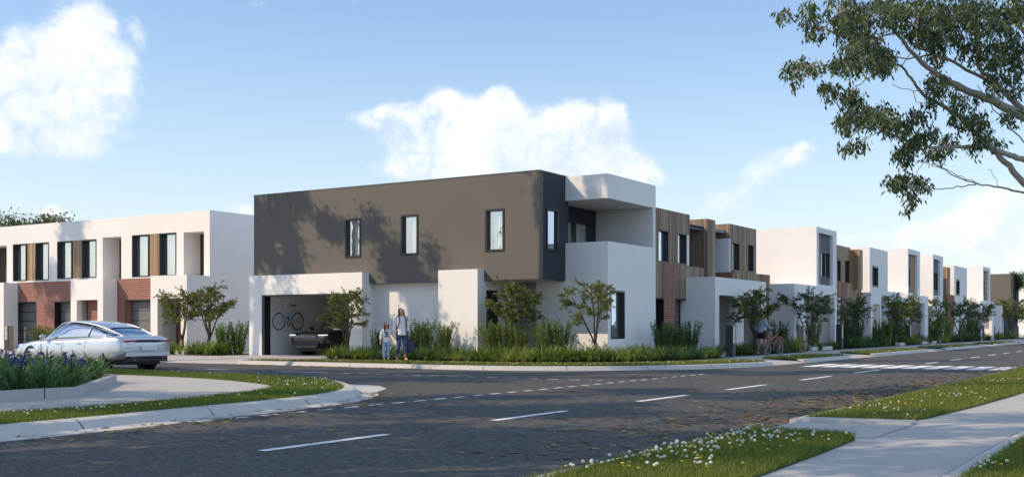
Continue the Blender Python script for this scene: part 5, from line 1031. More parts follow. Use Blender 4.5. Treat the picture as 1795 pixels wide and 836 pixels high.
# ------------------------------------------------------------------ letterboxes and edging blocks
GL = 'letterbox pillars along the street'
def letterbox(x, y, beige, label, face='E', sc=1.0):
    o = thing('letterbox', label, 'letterbox', (x, y, 0), 0 if face == 'E' else -pi / 2, GL, sc)
    w, d, h = .27, .30, 1.16; b = MB(); b.box(-w / 2, w / 2 - .03, -d / 2, d / 2, 0, h); part_ = b.build('body', 'box_beige' if beige else 'box_dark', o, bevel=.004)
    f = MB().box(w / 2 - .03, w / 2 - .004, -d / 2 + .004, d / 2 - .004, .0, h - .006); f.build('front', 'box_dark', o)
    p = MB().box(w / 2 - .004, w / 2 + .004, -d / 2 + .03, d / 2 - .09, .50, h - .02); pp = p.build('door', 'brushed_steel', o)
    [MB().box(w / 2 + .004, w / 2 + .012, -d / 2 + .03, d / 2 - .09, za, za + .04).build('slot_flap', 'stone_white', pp) for za in (.56, 1.04)]
    n = MB().box(w / 2 + .004, w / 2 + .009, -.045, .02, .76, .86); n.build('number_plate', 'plate_white', pp); return o
for (u, X, be, lb) in [(1281, -14.55, 0, 'charcoal letterbox pillar nearest the camera, left of the woman with the red bicycle'), (1405, -15.35, 1, 'beige letterbox pillar just right of the red bicycle'), (1472, -15.5, 0, 'charcoal letterbox pillar before the brick pier of the narrow timber house'), (1557, -15.6, 0, 'charcoal letterbox pillar before the dark garage door, left of two'), (1592, -15.6, 0, 'charcoal letterbox pillar at the wide white porch, right of two'), (1641, -15.7, 1, 'beige letterbox pillar left of the yellow green shrub'), (1668, -15.7, 1, 'beige letterbox pillar right of the yellow green shrub'), (1722, -15.6, 0, 'far charcoal letterbox pillar under the dark young tree'), (1741, -15.6, 0, 'small charcoal letterbox pillar standing alone before the last white porch'), (1767, -15.6, 1, 'far beige letterbox pillar under the tree of the taupe house'), (1783, -15.6, 1, 'farthest beige letterbox pillar at the right edge')]:
    letterbox(X, uY(X, u), be, lb, sc=1.0 if X > -15.5 else 1.06)
letterbox(uX(30.9, 16), 30.9, 1, 'beige letterbox pillar with charcoal front, alone at the left edge before the terrace', 'S')
for i, (x, y, a, b, lb) in enumerate([(*sX_(29.8, 319), .5, .25, 'pale concrete block at the edge of the plants under the terrace trees'), (*eY(-14.75, 1274), .25, .5, 'pale concrete block left of the nearest letterbox'), (*eY(-15.25, 1437), .3, 3.2, 'long pale concrete edging right of the second charcoal letterbox'), (*eY(-15.3, 1626), .3, 4.5, 'long pale concrete edging left of the two far beige letterboxes'), (*eY(-15.2, 1578), .3, 1.2, 'short pale concrete edging between two charcoal letterboxes')]):
    o = MB().box(-a / 2, a / 2, -b / 2, b / 2, 0, .17).build('edging_block', 'stone_white', None, bevel=.012); o.location = (x, y, 0); tag(o, lb, 'concrete block', 'pale concrete garden edging blocks')

# ------------------------------------------------------------------ vehicles
def bake(o):                                             # apply modifiers into plain mesh data
    dg = bpy.context.evaluated_depsgraph_get(); dg.update(); me = bpy.data.meshes.new_from_object(o.evaluated_get(dg)); o.modifiers.clear(); o.data = me; return o
def loft(name, rows, mat, parent, close=True, sub=1, smooth=True):
    V = [p for r in rows for p in r]; n = len(rows[0]); F = []
    for i in range(len(rows) - 1):
        for j in range(n if close else n - 1): j2 = (j + 1) % n; F.append((i * n + j, i * n + j2, (i + 1) * n + j2, (i + 1) * n + j))
    if close: F.append(tuple(range(n))[::-1]); F.append(tuple((len(rows) - 1) * n + j for j in range(n)))
    me = bpy.data.meshes.new(name); me.from_pydata(V, [], F); me.materials.append(MATS[mat]); me.polygons.foreach_set('use_smooth', [smooth] * len(F)); bm = bmesh.new(); bm.from_mesh(me); bmesh.ops.recalc_face_normals(bm, faces=bm.faces); bm.to_mesh(me); bm.free()
    o = bpy.data.objects.new(name, me); COL.objects.link(o); o.parent = parent
    if sub: mo = o.modifiers.new('s', 'SUBSURF'); mo.levels = mo.render_levels = sub
    return o
def wheel(parent, x, y, r, side, rim='rim_metal', ns=10, w=.23):
    t = MB().lathe([(r * .70, -w / 2), (r * .93, -w / 2), (r, -w / 2 + .03), (r, w / 2 - .03), (r * .93, w / 2), (r * .70, w / 2), (r * .68, 0)], (x, y, r), (0, 1, 0), 32).build('wheel', 'tyre_rubber', parent, smooth=True)
    m_ = MB(); yo = y + side * (w / 2 - .03); m_.lathe([(.0, 0), (.055, 0), (.06, -side * .03), (.0, -side * .03)], (x, yo, r), (0, 1, 0), 14).lathe([(r * .66, .012 * side), (r * .71, .012 * side), (r * .71, -.10 * side), (r * .66, -.10 * side), (r * .66, .012 * side)], (x, yo, r), (0, 1, 0), 32)
    for k in range(ns):
        a = 2 * pi * k / ns; c, s = cos(a), sin(a); p0 = Vector((x + c * .05, yo - side * .01, r + s * .05)); p1 = Vector((x + c * r * .67, yo - side * .02, r + s * r * .67)); m_.tube([p0, p1], [.022, .016], 4)
    m_.build('rim', rim, t, smooth=False); MB().lathe([(0, 0), (r * .66, 0)], (x, yo - side * .09, r), (0, 1, 0), 24).build('brake_disc', 'dark_rim', t)
def car(root, low, green, paint, xr, xf, r, track, arch, roof_i, rim='rim_metal', ns=10, ftop=.0):
    rows = []
    for (x, w, zs, zb, zt) in low:
        h = [(0, zs), (w * .78, zs), (w * .96, zs + .07), (w, zs + .30 * (zb - zs)), (w, zs + .60 * (zb - zs)), (w * .972, zb - .05), (w * .92, zb + .005), (w * .55, zt - .012)]
        rows.append([(x, y, z) for y, z in h] + [(x, 0, zt)] + [(x, -y, z) for y, z in h[:0:-1]])
    b = loft('body', rows, paint, root, sub=2)
    cut = MB()
    for xx in (xr, xf):
        for s in (-1, 1): cut.lathe([(0, -.34), (arch, -.34), (arch, .34), (0, .34)], (xx, s * track, r * .98), (0, 1, 0), 36)
    co = cut.build('cutter', 'black_plastic'); bm = bmesh.new(); bm.from_mesh(co.data); bmesh.ops.remove_doubles(bm, verts=bm.verts, dist=1e-5); bmesh.ops.recalc_face_normals(bm, faces=bm.faces); bm.to_mesh(co.data); bm.free()
    mo = b.modifiers.new('b', 'BOOLEAN'); mo.operation = 'DIFFERENCE'; mo.object = co; mo.solver = 'EXACT'; bake(b); bpy.data.objects.remove(co)
    MB().box(low[1][0] + .15, low[-2][0] - .15, -.60, .60, .16, .55).build('underbody', 'black_plastic', root)
    for xx in (xr, xf):
        for s in (-1, 1): wheel(root, xx, s * (track - .02), r, s, rim, ns); MB().lathe([(arch + .004, -.02), (arch + .004, .16)], (xx, s * (track - .02), r * .98), (0, -s, 0), 28).build('arch_liner', 'black_plastic', root)
    gr = []; rp = []
    for (x, wb, wt, zb, zr) in green:
        h = [(wb, zb - .06), (wb * .995, zb + .01), (wb * .5 + wt * .5 + .025, zb * .5 + zr * .5), (wt, zr - .05), (wt * .78, zr - .008)]
        gr.append([(x, y, z) for y, z in h] + [(x, 0, zr + .008)] + [(x, -y, z) for y, z in h[::-1]]); t = [(wt + .006, zr - .055), (wt * .97, zr - .025), (wt * .78, zr - .0)]; rp.append([(x, y, z) for y, z in t] + [(x, 0, zr + .016)] + [(x, -y, z) for y, z in t[::-1]])
    loft('windows', gr, 'car_glass', root, close=True, sub=1); a, e = roof_i; loft('roof', rp[a:e], paint, root, close=False, sub=1)
    pm = MB()
    for s in (-1, 1):
        side = [Vector((g[0], s * (g[1] + .004), g[3] + .015)) for g in green]; top = [Vector((g[0], s * (g[2] + .012), g[4] - .05)) for g in green]
        pm.tube(smooth_line([tuple(p) for p in top], 4), .016, 6)
        for i in (len(green) // 2 - 1,): mid = side[i].lerp(top[i], .5) + Vector((0, s * .03, 0)); pm.tube([side[i], mid, top[i]], .022, 5)
    pm.build('pillars', paint if paint != 'silver_paint' else 'silver_paint', root, smooth=True)
    tr = MB()
    for s in (-1, 1): tr.tube([(g[0], s * (g[1] + .012), g[3] + .002) for g in green], .012, 5)
    tr.build('window_trim', 'chrome' if paint == 'silver_paint' else 'black_plastic', root, smooth=True)
    return b
sc_x, sc_y = -27.35, 20.45
SD = thing('silver_car', 'silver fastback car driving past the planter, seen from behind and its left side', 'car', (sc_x, sc_y, RZ), radians(181))
car(SD, [(-2.44, .72, .44, .80, .84), (-2.36, .86, .30, .90, .95), (-2.0, .94, .24, .94, 1.0), (-1.45, .98, .20, .92, .97), (-.6, .955, .17, .875, .90), (.4, .945, .17, .85, .87), (1.0, .955, .18, .83, .88), (1.5, .97, .20, .80, .86), (2.0, .93, .22, .72, .78), (2.34, .83, .26, .62, .66), (2.46, .66, .34, .52, .56)],
    [(-2.12, .72, .52, .955, .985), (-1.5, .78, .58, .93, 1.19), (-.9, .81, .61, .90, 1.33), (-.2, .83, .63, .87, 1.40), (.3, .83, .63, .86, 1.38), (.75, .82, .60, .85, 1.20), (1.28, .77, .58, .85, .89)], 'silver_paint', -1.45, 1.47, .345, .86, .39, (1, 5))
part_o = lambda n, m_, mb, root: mb.build(n, m_, root)
part_o('tail_light', 'tail_red', MB().box(-2.455, -2.34, -.80, -.40, .80, .845), SD); part_o('tail_light', 'tail_red', MB().box(-2.455, -2.34, .40, .80, .80, .845), SD); part_o('light_bar', 'black_plastic', MB().box(-2.47, -2.36, -.40, .40, .79, .85), SD)
part_o('number_plate', 'plate_white', MB().box(-2.475, -2.42, -.26, .26, .56, .67), SD); part_o('diffuser', 'black_plastic', MB().box(-2.43, -2.2, -.68, .68, .24, .37), SD); part_o('bumper', 'silver_paint', MB().box(-2.46, -2.3, -.74, .74, .40, .50), SD)
for s in (-1, 1):
    part_o('exhaust', 'chrome', MB().lathe([(.045, 0), (.05, 0), (.05, .12), (.045, .12)], (-2.47, s * .52, .33), (1, 0, 0), 14), SD); part_o('door_mirror', 'silver_paint', MB().ball((.82, s * 1.02, .93), (.09, .10, .065), 10, 7), SD); part_o('headlight', 'head_lamp', MB().ball((2.16, s * .70, .66), (.20, .10, .06), 10, 6), SD)
    part_o('sill', 'chrome', MB().box(-1.02, 1.05, s * .95, s * .965, .20, .235), SD)
    d = MB()
    for xx in (-.95, .05, 1.0): d.tube([(xx, s * .957, .30), (xx + .02, s * .962, .6), (xx - .02, s * .94, .84)], .006, 4)
    part_o('door_seams', 'black_plastic', d, SD)
    for xx in (-.75, .2): part_o('door_handle', 'silver_paint', MB().box(xx, xx + .17, s * .955, s * .975, .74, .765), SD)
SV = thing('black_car', 'black sport utility car parked nose out in the open garage', 'car', (uX(31.4, 505) + 1.0, 31.35 + 2.42, .006), radians(-90))
car(SV, [(-2.4, .80, .5, 1.0, 1.03), (-2.3, .92, .36, 1.03, 1.06), (-1.6, .965, .28, 1.02, 1.05), (-.5, .96, .27, .99, 1.02), (.6, .96, .27, .97, 1.0), (1.1, .965, .28, .95, 1.01), (1.7, .965, .30, .92, .985), (2.15, .93, .31, .88, .94), (2.36, .86, .34, .82, .865), (2.42, .78, .44, .72, .75)],
    [(-2.28, .78, .62, 1.02, 1.10), (-1.9, .84, .66, 1.02, 1.38), (-1, .87, .70, 1.0, 1.47), (0, .87, .70, .98, 1.48), (.45, .87, .68, .98, 1.40), (1.05, .84, .64, .98, 1.01)], 'black_paint', -1.45, 1.48, .37, .85, .42, (1, 5), 'rim_metal', 5)
part_o('grille', 'black_plastic', MB().box(2.36, 2.425, -.52, .52, .66, .78), SV); gm = MB()
for k in range(9): gm.box(2.424, 2.432, -.50 + k * .115, -.47 + k * .115, .68, .76)
part_o('grille_mesh', 'rim_metal', gm, SV); part_o('bumper_intake', 'black_plastic', MB().box(2.33, 2.44, -.62, .62, .36, .52), SV); part_o('bumper_plate', 'dark_rim', MB().box(2.30, 2.445, -.5, .5, .30, .36), SV)
for s in (-1, 1):
    part_o('headlight', 'dark_lamp', MB().box(2.12, 2.40, s * .58, s * .90, .70, .775), SV); part_o('running_light', 'running_lamp', MB().box(2.20, 2.412, s * .60, s * .88, .778, .79), SV); part_o('door_mirror', 'black_paint', MB().ball((.95, s * 1.05, 1.05), (.08, .11, .08), 10, 7), SV)

# ------------------------------------------------------------------ bicycles
def bicycle(root, frame, basket=None, rack=True):
    r, wb = .34, 1.06; fr = MB(); T = lambda mb, *p, rad=.016: mb.tube(p, rad, 6)
    R_, Fw = Vector((0, 0, r)), Vector((wb, 0, r)); bb = Vector((.44, 0, .30)); st = Vector((.27, 0, .82)); hd0, hd1 = Vector((.90, 0, .66)), Vector((.84, 0, .90))
    T(fr, bb, st); T(fr, bb, hd0 + Vector((0, 0, .02)), rad=.02); T(fr, bb.lerp(st, .5), hd1 - Vector((0, 0, .10)), rad=.017); T(fr, hd0, hd1, rad=.02)
    for s in (-1, 1): T(fr, R_ + Vector((0, s * .055, 0)), bb + Vector((0, s * .03, 0)), rad=.010); T(fr, R_ + Vector((0, s * .055, 0)), st - Vector((0, 0, .14)), rad=.009); T(fr, hd0, hd0 + Vector((.02, s * .05, -.06)), Fw + Vector((0, s * .055, 0)), rad=.012)
    fr.build('frame', frame, root, smooth=True)
    for c in (R_, Fw):
        w = MB()
        n = 28; ring = [(c.x + r * .965 * cos(2 * pi * k / n), 0, c.z + r * .965 * sin(2 * pi * k / n)) for k in range(n + 1)]; w.tube(ring, .02, 6, cap=False); wo = w.build('wheel', 'tyre_rubber', root, smooth=True)
        m_ = MB(); m_.tube([(c.x + r * .90 * cos(2 * pi * k / n), 0, c.z + r * .90 * sin(2 * pi * k / n)) for k in range(n + 1)], .009, 5, cap=False); m_.tube([c - Vector((0, .05, 0)), c + Vector((0, .05, 0))], .02, 8); m_.build('rim', 'rim_metal', wo, smooth=True); s_ = MB()
        for k in range(24): a = 2 * pi * k / 24; s_.tube([c + Vector((0, .03 * (-1) ** k, 0)), c + Vector((cos(a) * r * .9, 0, sin(a) * r * .9))], .0018, 3, cap=False)
        s_.build('spokes', 'rim_metal', wo); g = MB(); g.tube([(c.x + r * 1.08 * cos(t), 0, c.z + r * 1.08 * sin(t)) for t in [radians(20 + 14 * k) for k in range(12)]], .018, 5); g.build('mudguard', frame, root, smooth=True)
    h = MB(); top = hd1 + Vector((.0, 0, .12)); h.tube([hd1, top], .012, 6); h.tube([(top.x - .16, -.30, top.z + .03), (top.x - .04, -.24, top.z + .05), (top.x + .05, -.06, top.z + .01), (top.x + .05, .06, top.z + .01), (top.x - .04, .24, top.z + .05), (top.x - .16, .30, top.z + .03)], .012, 6); ho = h.build('handlebar', 'chrome', root, smooth=True)
    for s in (-1, 1): MB().tube([(top.x - .16, s * .30, top.z + .03), (top.x - .07, s * .265, top.z + .045)], .018, 6).build('grip', 'black_plastic', ho)
    sp = st + Vector((-.02, 0, .12)); MB().tube([st, sp], .012, 6).build('seat_post', 'chrome', root); sd = MB().ball(sp + Vector((-.04, 0, .03)), (.13, .085, .035), 10, 6).ball(sp + Vector((.09, 0, .03)), (.09, .032, .025), 8, 5); sd.build('saddle', 'black_plastic', root, smooth=True)
    k = MB(); k.lathe([(.075, -.01), (.09, -.01), (.09, .01), (.075, .01)], bb + Vector((0, -.05, 0)), (0, 1, 0), 18)
    for s in (-1, 1): k.tube([bb + Vector((0, s * .07, 0)), bb + Vector((s * .12, s * .08, -s * .11))], .010, 5); k.box(bb.x + s * .12 - .045, bb.x + s * .12 + .045, s * .08, s * .17, bb.z - s * .11 - .012, bb.z - s * .11 + .012)
    k.build('crankset', 'dark_rim', root)
    if rack: q = MB(); z = .76; [q.tube([(.16, s * .06, z), (-.26, s * .06, z), (-.02, s * .06, r)], .006, 5) for s in (-1, 1)]; [q.tube([(x, -.06, z), (x, .06, z)], .005, 4) for x in (.1, -.02, -.14, -.25)]; q.build('rack', 'black_plastic', root)
    if basket: MB().box(.40, .56, -.09, -.02, .33, .56).build('pannier', basket, root, bevel=.02)
BK = thing('bicycle', 'white bicycle with a blue bag hung on the garage wall', 'bicycle', (-30.93, 33.12, .97), radians(-90)); bicycle(BK, 'bike_white', 'bike_blue')
hk = MB(); xw_ = GH[0]
for dy in (-.25, -.75): hk.tube([(xw_ + .004, 32.30 + dy, 1.64), (-30.88, 32.30 + dy, 1.64), (-30.88, 32.30 + dy, 1.69)], .012, 6)
tag(hk.build('wall_hook', 'black_plastic'), 'pair of black hooks holding the white bicycle on the garage wall', 'hook')
BK.location.x = xw_ + .34; BK.location.y = 32.33
bx, by = gp(1345, 622.5); BR = thing('bicycle', 'red bicycle wheeled by the woman in shorts on the footpath', 'bicycle', (bx, by, 0), math.atan2(.99, .13)); bicycle(BR, 'bike_red', None, True)

# ------------------------------------------------------------------ people
def skinned(name, chains, mat, parent, sub=2, root_i=0):
    V = []; E_ = []; Rr = []; key = {}
    for ch in chains:
        prev = None
        for (p, r) in ch:
            k = tuple(round(c, 4) for c in p)
            if k not in key: key[k] = len(V); V.append(p); Rr.append(r)
            i = key[k]
            if prev is not None and prev != i: E_.append((prev, i))
            prev = i
    me = bpy.data.meshes.new(name); me.from_pydata(V, E_, []); o = bpy.data.objects.new(name, me); COL.objects.link(o); o.modifiers.new('k', 'SKIN').use_smooth_shade = True
    lay = me.skin_vertices[0].data if me.skin_vertices else None
    if lay is None:
        bm = bmesh.new(); bm.from_mesh(me); bm.verts.layers.skin.verify(); bm.to_mesh(me); bm.free(); lay = me.skin_vertices[0].data
    for i, r in enumerate(Rr): lay[i].radius = (r, r) if isinstance(r, (int, float)) else r; lay[i].use_root = (i == root_i)
    mo = o.modifiers.new('s', 'SUBSURF'); mo.levels = mo.render_levels = sub; bake(o); o.data.materials.clear(); o.data.materials.append(MATS[mat]); o.data.polygons.foreach_set('use_smooth', [True] * len(o.data.polygons)); o.parent = parent; o.name = name; return o
def vadd(a, b): return (a[0] + b[0], a[1] + b[1], a[2] + b[2])
def hand(w, pm, fdir, side, s=1.0):                     # wrist, palm centre, finger direction, thumb side
    f = Vector(fdir).normalized(); sd = Vector(side).normalized(); P = Vector(pm); out = [[(tuple(w), .026 * s), (tuple(P), (.034 * s))]]; nn = f.cross(sd)
    for k, (o, L) in enumerate(((-.030, .058), (-.010, .070), (.010, .075), (.030, .068))):
        a = P + f * .035 * s + sd * o * s; b = a + f * L * .55 * s; c = b + (f * .8 + nn * .45).normalized() * L * .5 * s; out.append([(tuple(P), .034 * s), (tuple(a), .0105 * s), (tuple(b), .0095 * s), (tuple(c), .008 * s)])
    a = P + sd * .036 * s + f * -.005 * s; b = a + (sd * .6 + f * .8).normalized() * .035 * s; c = b + f * .028 * s; out.append([(tuple(P), .034 * s), (tuple(a), .012 * s), (tuple(b), .011 * s), (tuple(c), .009 * s)]); return out
def head(base, s, turn, skin_r=1.0):                     # chains for neck and head, with nose; base = bottom of neck; turn = facing direction in plan
    f = Vector((cos(turn), sin(turn), 0)); l = Vector((-f.y, f.x, 0)); B = Vector(base); up = Vector((0, 0, 1)); q = lambda a, b, c=0: tuple(B + f * a * s + up * b * s + l * c * s)
    ch = [[(q(0, 0), .062 * s), (q(.012, .075), .052 * s), (q(.03, .13), .070 * s), (q(.028, .185), (.085 * s)), (q(.015, .235), .075 * s), (q(.008, .262), .045 * s)]]
    ch.append([(q(.03, .13), .070 * s), (q(.098, .145), .016 * s), (q(.112, .14), .010 * s)])
    for k in (-1, 1): ch.append([(q(.028, .185), .085 * s), (q(.01, .165, k * .082), .016 * s), (q(.0, .18, k * .092), .012 * s)])
    return ch, q
def face(root, q, s, hairmat):
    e = MB()
    for k in (-1, 1): e.ball(q(.098, .178, k * .030), .011 * s, 8, 6)
    e.build('eyes', 'print_black', root); m_ = MB().ball(q(.094, .108, 0), (.010 * s, .022 * s, .006 * s), 8, 5); m_.build('mouth', 'boot_tan', root)
def woman():
    o = thing('person', 'woman in white blouse and jeans with a navy bag, holding the girl by the hand', 'person', (uX(27.9, 703), 27.9, .0), radians(-30)); s = 1.0
    pel, sp, cs, nb = (0, 0, .93), (0, 0, 1.08), (.01, 0, 1.28), (.01, 0, 1.42)
    hd, q = head(nb, 1.0, .15)
    shR, elR, wrR = (0, -.165, 1.385), (-.05, -.225, 1.13), (.02, -.245, .90); shL, elL, wrL = (0, .165, 1.385), (-.02, .235, 1.12), (.07, .235, .88)
    kR, aR, fR = (.06, -.085, .50), (-.17, -.085, .12), (-.06, -.09, .035); kL, aL, fL = (.13, .09, .50), (.16, .085, .09), (.30, .10, .035)
    hpR, hpL = (0, -.09, .86), (0, .09, .86)
    body = [[(pel, .135), (sp, .115), (cs, .13), (nb, .062)]] + hd + [[(cs, .13), (shR, .055), (elR, .040), (wrR, .026)], [(cs, .13), (shL, .055), (elL, .040), (wrL, .026)], [(pel, .135), (hpR, .09), (kR, .055), (aR, .038), (fR, .035)], [(pel, .135), (hpL, .09), (kL, .055), (aL, .038), (fL, .035)]]
    body += hand(wrR, vadd(wrR, (.01, -.005, -.065)), (.15, 0, -1), (1, .2, 0)) + hand(wrL, vadd(wrL, (.01, 0, -.065)), (.1, 0, -1), (1, -.2, 0))
    skinned('body', body, 'skin', o); face(o, q, 1, None)
    skinned('blouse', [[((0, 0, .80), .20), ((0, 0, .90), .175), (sp, .142), (cs, .152), ((.01, 0, 1.40), .085)], [(cs, .152), (shR, .072), (elR, .060), ((0, -.243, .94), .047)], [(cs, .152), (shL, .072), (elL, .060), ((.05, .237, .92), .047)]], 'white_cloth', o)
    skinned('jeans', [[((0, 0, 1.02), .135), (pel, .148)], [(pel, .145), (hpR, .105), (kR, .070), ((-.15, -.085, .17), .052)], [(pel, .145), (hpL, .105), (kL, .070), ((.157, .085, .17), .052)]], 'denim', o)
    skinned('boots', [[((-.14, -.085, .20), .055), (aR, .05), ((-.15, -.087, .06), .042), (fR, .038)]], 'boot_tan', o); skinned('boots', [[((.155, .085, .20), .055), ((.165, .085, .06), .046), ((.24, .095, .045), .04), (fL, .033)]], 'boot_tan', o)
    skinned('hair', [[(q(.0, .275), .05), (q(-.02, .23), .088), (q(-.035, .16), .088), (q(-.05, .06), .075), (q(-.06, -.06), .06), (q(-.06, -.15), .03)], [(q(-.02, .23), .088), (q(.0, .20, -.085), .026), (q(.0, .08, -.09), .024), (q(.02, -.06, -.095), .018)], [(q(-.02, .23), .088), (q(.02, .20, .085), .03), (q(.03, .06, .09), .028), (q(.06, -.12, .09), .024), (q(.08, -.22, .085), .012)]], 'hair_dark', o)
    return o, [vadd(wrR, (.01, -.005, -.12)), vadd(wrL, (.01, 0, -.12))]
WO, (hR, hL) = woman()
def world(o, p): c, s = cos(o.rotation_euler.z), sin(o.rotation_euler.z); return (o.location.x + c * p[0] - s * p[1], o.location.y + s * p[0] + c * p[1], o.location.z + p[2])
bl = world(WO, hL); bg = thing('shopping_bag', 'dark navy shopping bag hanging from the woman\'s hand', 'bag', (bl[0], bl[1], bl[2] - .50), radians(20))
rows = [[(x * k, y * k2, z) for x, y in ((-.2, -.09), (0, -.10), (.2, -.09), (.2, .09), (0, .10), (-.2, .09))] for z, k, k2 in ((0, .92, .9), (.03, 1, 1), (.2, 1.06, 1.1), (.36, 1, .8), (.38, .97, .7))]
loft('bag_body', rows, 'bag_navy', bg, sub=1)
for s in (-1, 1): MB().tube([(-.1, s * .05, .36), (-.07, s * .03, .46), (0, s * .01, .50), (.07, s * .03, .46), (.1, s * .05, .36)], .008, 6).build('handle', 'black_plastic', bg, smooth=True)
bp_ = thing('backpack', 'brown backpack with dark straps on the woman\'s shoulders', 'backpack', (WO.location.x, WO.location.y, 0), WO.rotation_euler.z)
skinned('pack', [[((-.20, 0, 1.02), .12), ((-.21, 0, 1.16), .135), ((-.19, 0, 1.30), .11)]], 'pack_brown', bp_)
for s in (-1, 1): MB().tube([(-.10, s * .10, 1.38), (-.02, s * .11, 1.455), (.09, s * .105, 1.42), (.155, s * .11, 1.28), (.12, s * .14, 1.10), (-.06, s * .16, 1.02)], .018, 6).build('strap', 'bag_navy', bp_, smooth=True)
def girl():
    wx = world(WO, hR); o = thing('person', 'small girl in a white printed top and pale jeans holding the woman\'s hand', 'person', (wx[0] - .30, wx[1] - .03, 0), radians(-50)); s = .72
    z = lambda p: tuple(c * s for c in p); nb = z((.01, 0, 1.40)); hd, q = head(nb, .86, .5)
    pel, sp, cs = z((0, 0, .90)), z((0, 0, 1.06)), z((.01, 0, 1.26)); shR, elR, wrR = z((0, -.16, 1.36)), z((-.02, -.24, 1.10)), z((.02, -.25, .88))
    c_, s_ = cos(-o.rotation_euler.z), sin(-o.rotation_euler.z); dx, dy = wx[0] - o.location.x, wx[1] - o.location.y; tgt = (c_ * dx - s_ * dy, s_ * dx + c_ * dy, wx[2] - .01); shL = z((0, .16, 1.36)); elL = ((shL[0] + tgt[0]) / 2 - .02, (shL[1] + tgt[1]) / 2 + .03, (shL[2] + tgt[2]) / 2 - .05)
    tg = (tgt[0] * .85, tgt[1] * .85, tgt[2] + .01); hpR, hpL = z((0, -.085, .84)), z((0, .085, .84)); kR, aR, fR = z((.03, -.085, .47)), z((-.03, -.085, .08)), z((.09, -.09, .04)); kL, aL, fL = z((.03, .085, .47)), z((.03, .085, .08)), z((.15, .09, .04))
    body = [[(pel, .10), (sp, .088), (cs, .095), (nb, .05)]] + hd + [[(cs, .095), (shR, .042), (elR, .032), (wrR, .021)], [(cs, .095), (shL, .042), (elL, .032), (tg, .021)], [(pel, .10), (hpR, .066), (kR, .042), (aR, .03), (fR, .028)], [(pel, .10), (hpL, .066), (kL, .042), (aL, .03), (fL, .028)]]
    body += hand(wrR, vadd(wrR, (.008, 0, -.045)), (.1, 0, -1), (1, .2, 0), .7) + hand(tg, (tg[0] * .93 + tgt[0] * .07 + .01, tg[1] + .035, tg[2] + .015), (.2, .8, .3), (1, 0, 0), .7); skinned('body', body, 'skin', o); face(o, q, .86, None)
    skinned('top', [[(z((0, 0, .82)), .135), (z((0, 0, .92)), .118), (sp, .108), (cs, .112), (z((.01, 0, 1.37)), .06)], [(cs, .112), (shR, .052), (elR, .045), (z((.01, -.248, .92)), .036)], [(cs, .112), (shL, .052), (elL, .045), (tuple(Vector(elL).lerp(Vector(tg), .85)), .034)]], 'white_cloth', o)
    skinned('jeans', [[(z((0, 0, 1.0)), .095), (pel, .105)], [(pel, .105), (hpR, .078), (kR, .058), (z((-.025, -.085, .13)), .046)], [(pel, .105), (hpL, .078), (kL, .058), (z((.03, .085, .13)), .046)]], 'light_denim', o)
    for a, f in ((aR, fR), (aL, fL)): skinned('shoe', [[(a, .036), ((a[0] + .01, a[1], .04), .036), (f, .03)]], 'shoe_dark', o)
    skinned('hair', [[(q(.0, .275), .045), (q(-.02, .23), .078), (q(-.035, .16), .078), (q(-.05, .06), .065), (q(-.06, -.08), .05), (q(-.06, -.2), .022)], [(q(-.02, .23), .078), (q(.02, .19, -.075), .03), (q(.03, .05, -.085), .03), (q(.05, -.12, -.08), .014)], [(q(-.02, .23), .078), (q(.02, .19, .075), .03), (q(.03, .05, .085), .028), (q(.04, -.1, .08), .014)]], 'hair_auburn', o)
    pr = MB(); X_ = .119
    for (y0, y1, z0, z1) in [(.055, .035, .90, .945), (.03, .02, .90, .945), (.015, -.01, .90, .945), (.05, .015, .84, .885), (.005, -.03, .845, .88), (.055, .035, .775, .82), (.03, .02, .775, .82), (.012, -.012, .775, .81), (-.02, -.035, .775, .82)]: pr.box(X_ - .012, X_ + .012, y0, y1, z0, z1)
    pr.build('shirt_print', 'print_black', o); return o
girl()
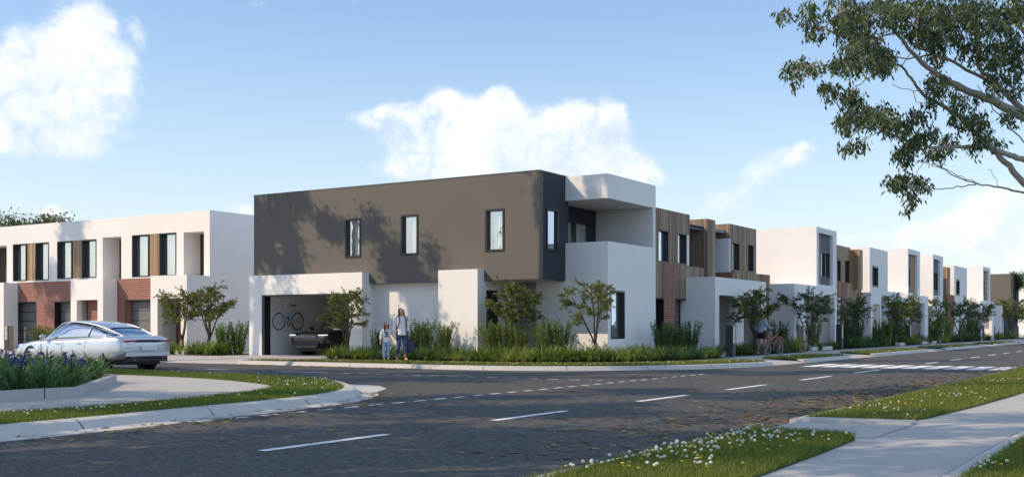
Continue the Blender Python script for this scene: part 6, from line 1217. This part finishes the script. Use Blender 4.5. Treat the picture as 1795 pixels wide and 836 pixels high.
def walker():
    x, y = gp(1335, 621.5); o = thing('person', 'woman with red hair, grey jacket and black shorts wheeling a red bicycle, seen from behind', 'person', (x, y, 0), radians(82)); nb = (.03, 0, 1.37); hd, q = head(nb, .98, -.35)
    pel, sp, cs = (0, 0, .90), (0, 0, 1.04), (.02, 0, 1.23); bl_ = world(BR, (.68, .30, 1.05)); c_, s_ = cos(-o.rotation_euler.z), sin(-o.rotation_euler.z); dx, dy = bl_[0] - x, bl_[1] - y; T_ = (c_ * dx - s_ * dy, s_ * dx + c_ * dy, 1.06)
    shR, shL = (.02, -.165, 1.335), (.02, .165, 1.335); elL, wrL = (.03, .26, 1.08), (.10, .27, .86); elR = ((shR[0] + T_[0]) / 2 - .02, (shR[1] + T_[1]) / 2 - .02, 1.14)
    hpR, hpL = (0, -.09, .84), (0, .09, .84); kR, aR, fR = (.04, -.09, .48), (.05, -.09, .09), (.17, -.10, .035); kL, aL, fL = (-.01, .09, .48), (-.16, .09, .11), (-.05, .10, .035)
    wr = tuple(Vector(elR).lerp(Vector(T_), .78))
    body = [[(pel, .135), (sp, .115), (cs, .13), (nb, .06)]] + hd + [[(cs, .13), (shR, .053), (elR, .04), (wr, .026)], [(cs, .13), (shL, .053), (elL, .04), (wrL, .026)], [(pel, .135), (hpR, .09), (kR, .056), (vadd(kR, (-.02, 0, -.13)), .06), (aR, .038), (fR, .034)], [(pel, .135), (hpL, .09), (kL, .056), (vadd(kL, (-.05, 0, -.13)), .06), (aL, .038), (fL, .034)]]
    body += hand(wr, tuple(Vector(wr).lerp(Vector(T_), .7)), Vector(T_) - Vector(wr), (0, 0, 1)) + hand(wrL, vadd(wrL, (.02, 0, -.06)), (.2, 0, -1), (0, -1, 0)); skinned('body', body, 'skin_dark', o); face(o, q, .98, None)
    skinned('jacket', [[((0, 0, .84), .19), ((0,0,.94), .168), (sp, .15), (cs, .158), ((.025, 0, 1.35), .085)], [(cs, .158), (shR, .074), (elR, .060), (tuple(Vector(elR).lerp(Vector(wr), .8)), .045)], [(cs, .158), (shL, .074), (elL, .060), (tuple(Vector(elL).lerp(Vector(wrL), .8)), .045)]], 'grey_jacket', o)
    skinned('shorts', [[((0, 0, 1.02), .145), (pel, .158)], [(pel, .155), (hpR, .115), ((.03, -.095, .60), .10)], [(pel, .155), (hpL, .115), ((-.005, .095, .60), .10)]], 'black_cloth', o)
    for a, f in ((aR, fR), (aL, fL)): skinned('shoe', [[(vadd(a, (0, 0, .02)), .048), (vadd(a, (.01, 0, -.03)), .046), (f, .036)]], 'shoe_white', o)
    skinned('hair', [[(q(.0, .275), .05), (q(-.02, .22), .10), (q(-.03, .15), .095), (q(-.03, .07), .06)], [(q(-.02, .22), .10), (q(.02, .24, 0), .06)], [(q(-.02, .22), .10), (q(0, .2, .08), .05)], [(q(-.02, .22), .10), (q(0, .2, -.08), .05)]], 'hair_red', o)
walker()
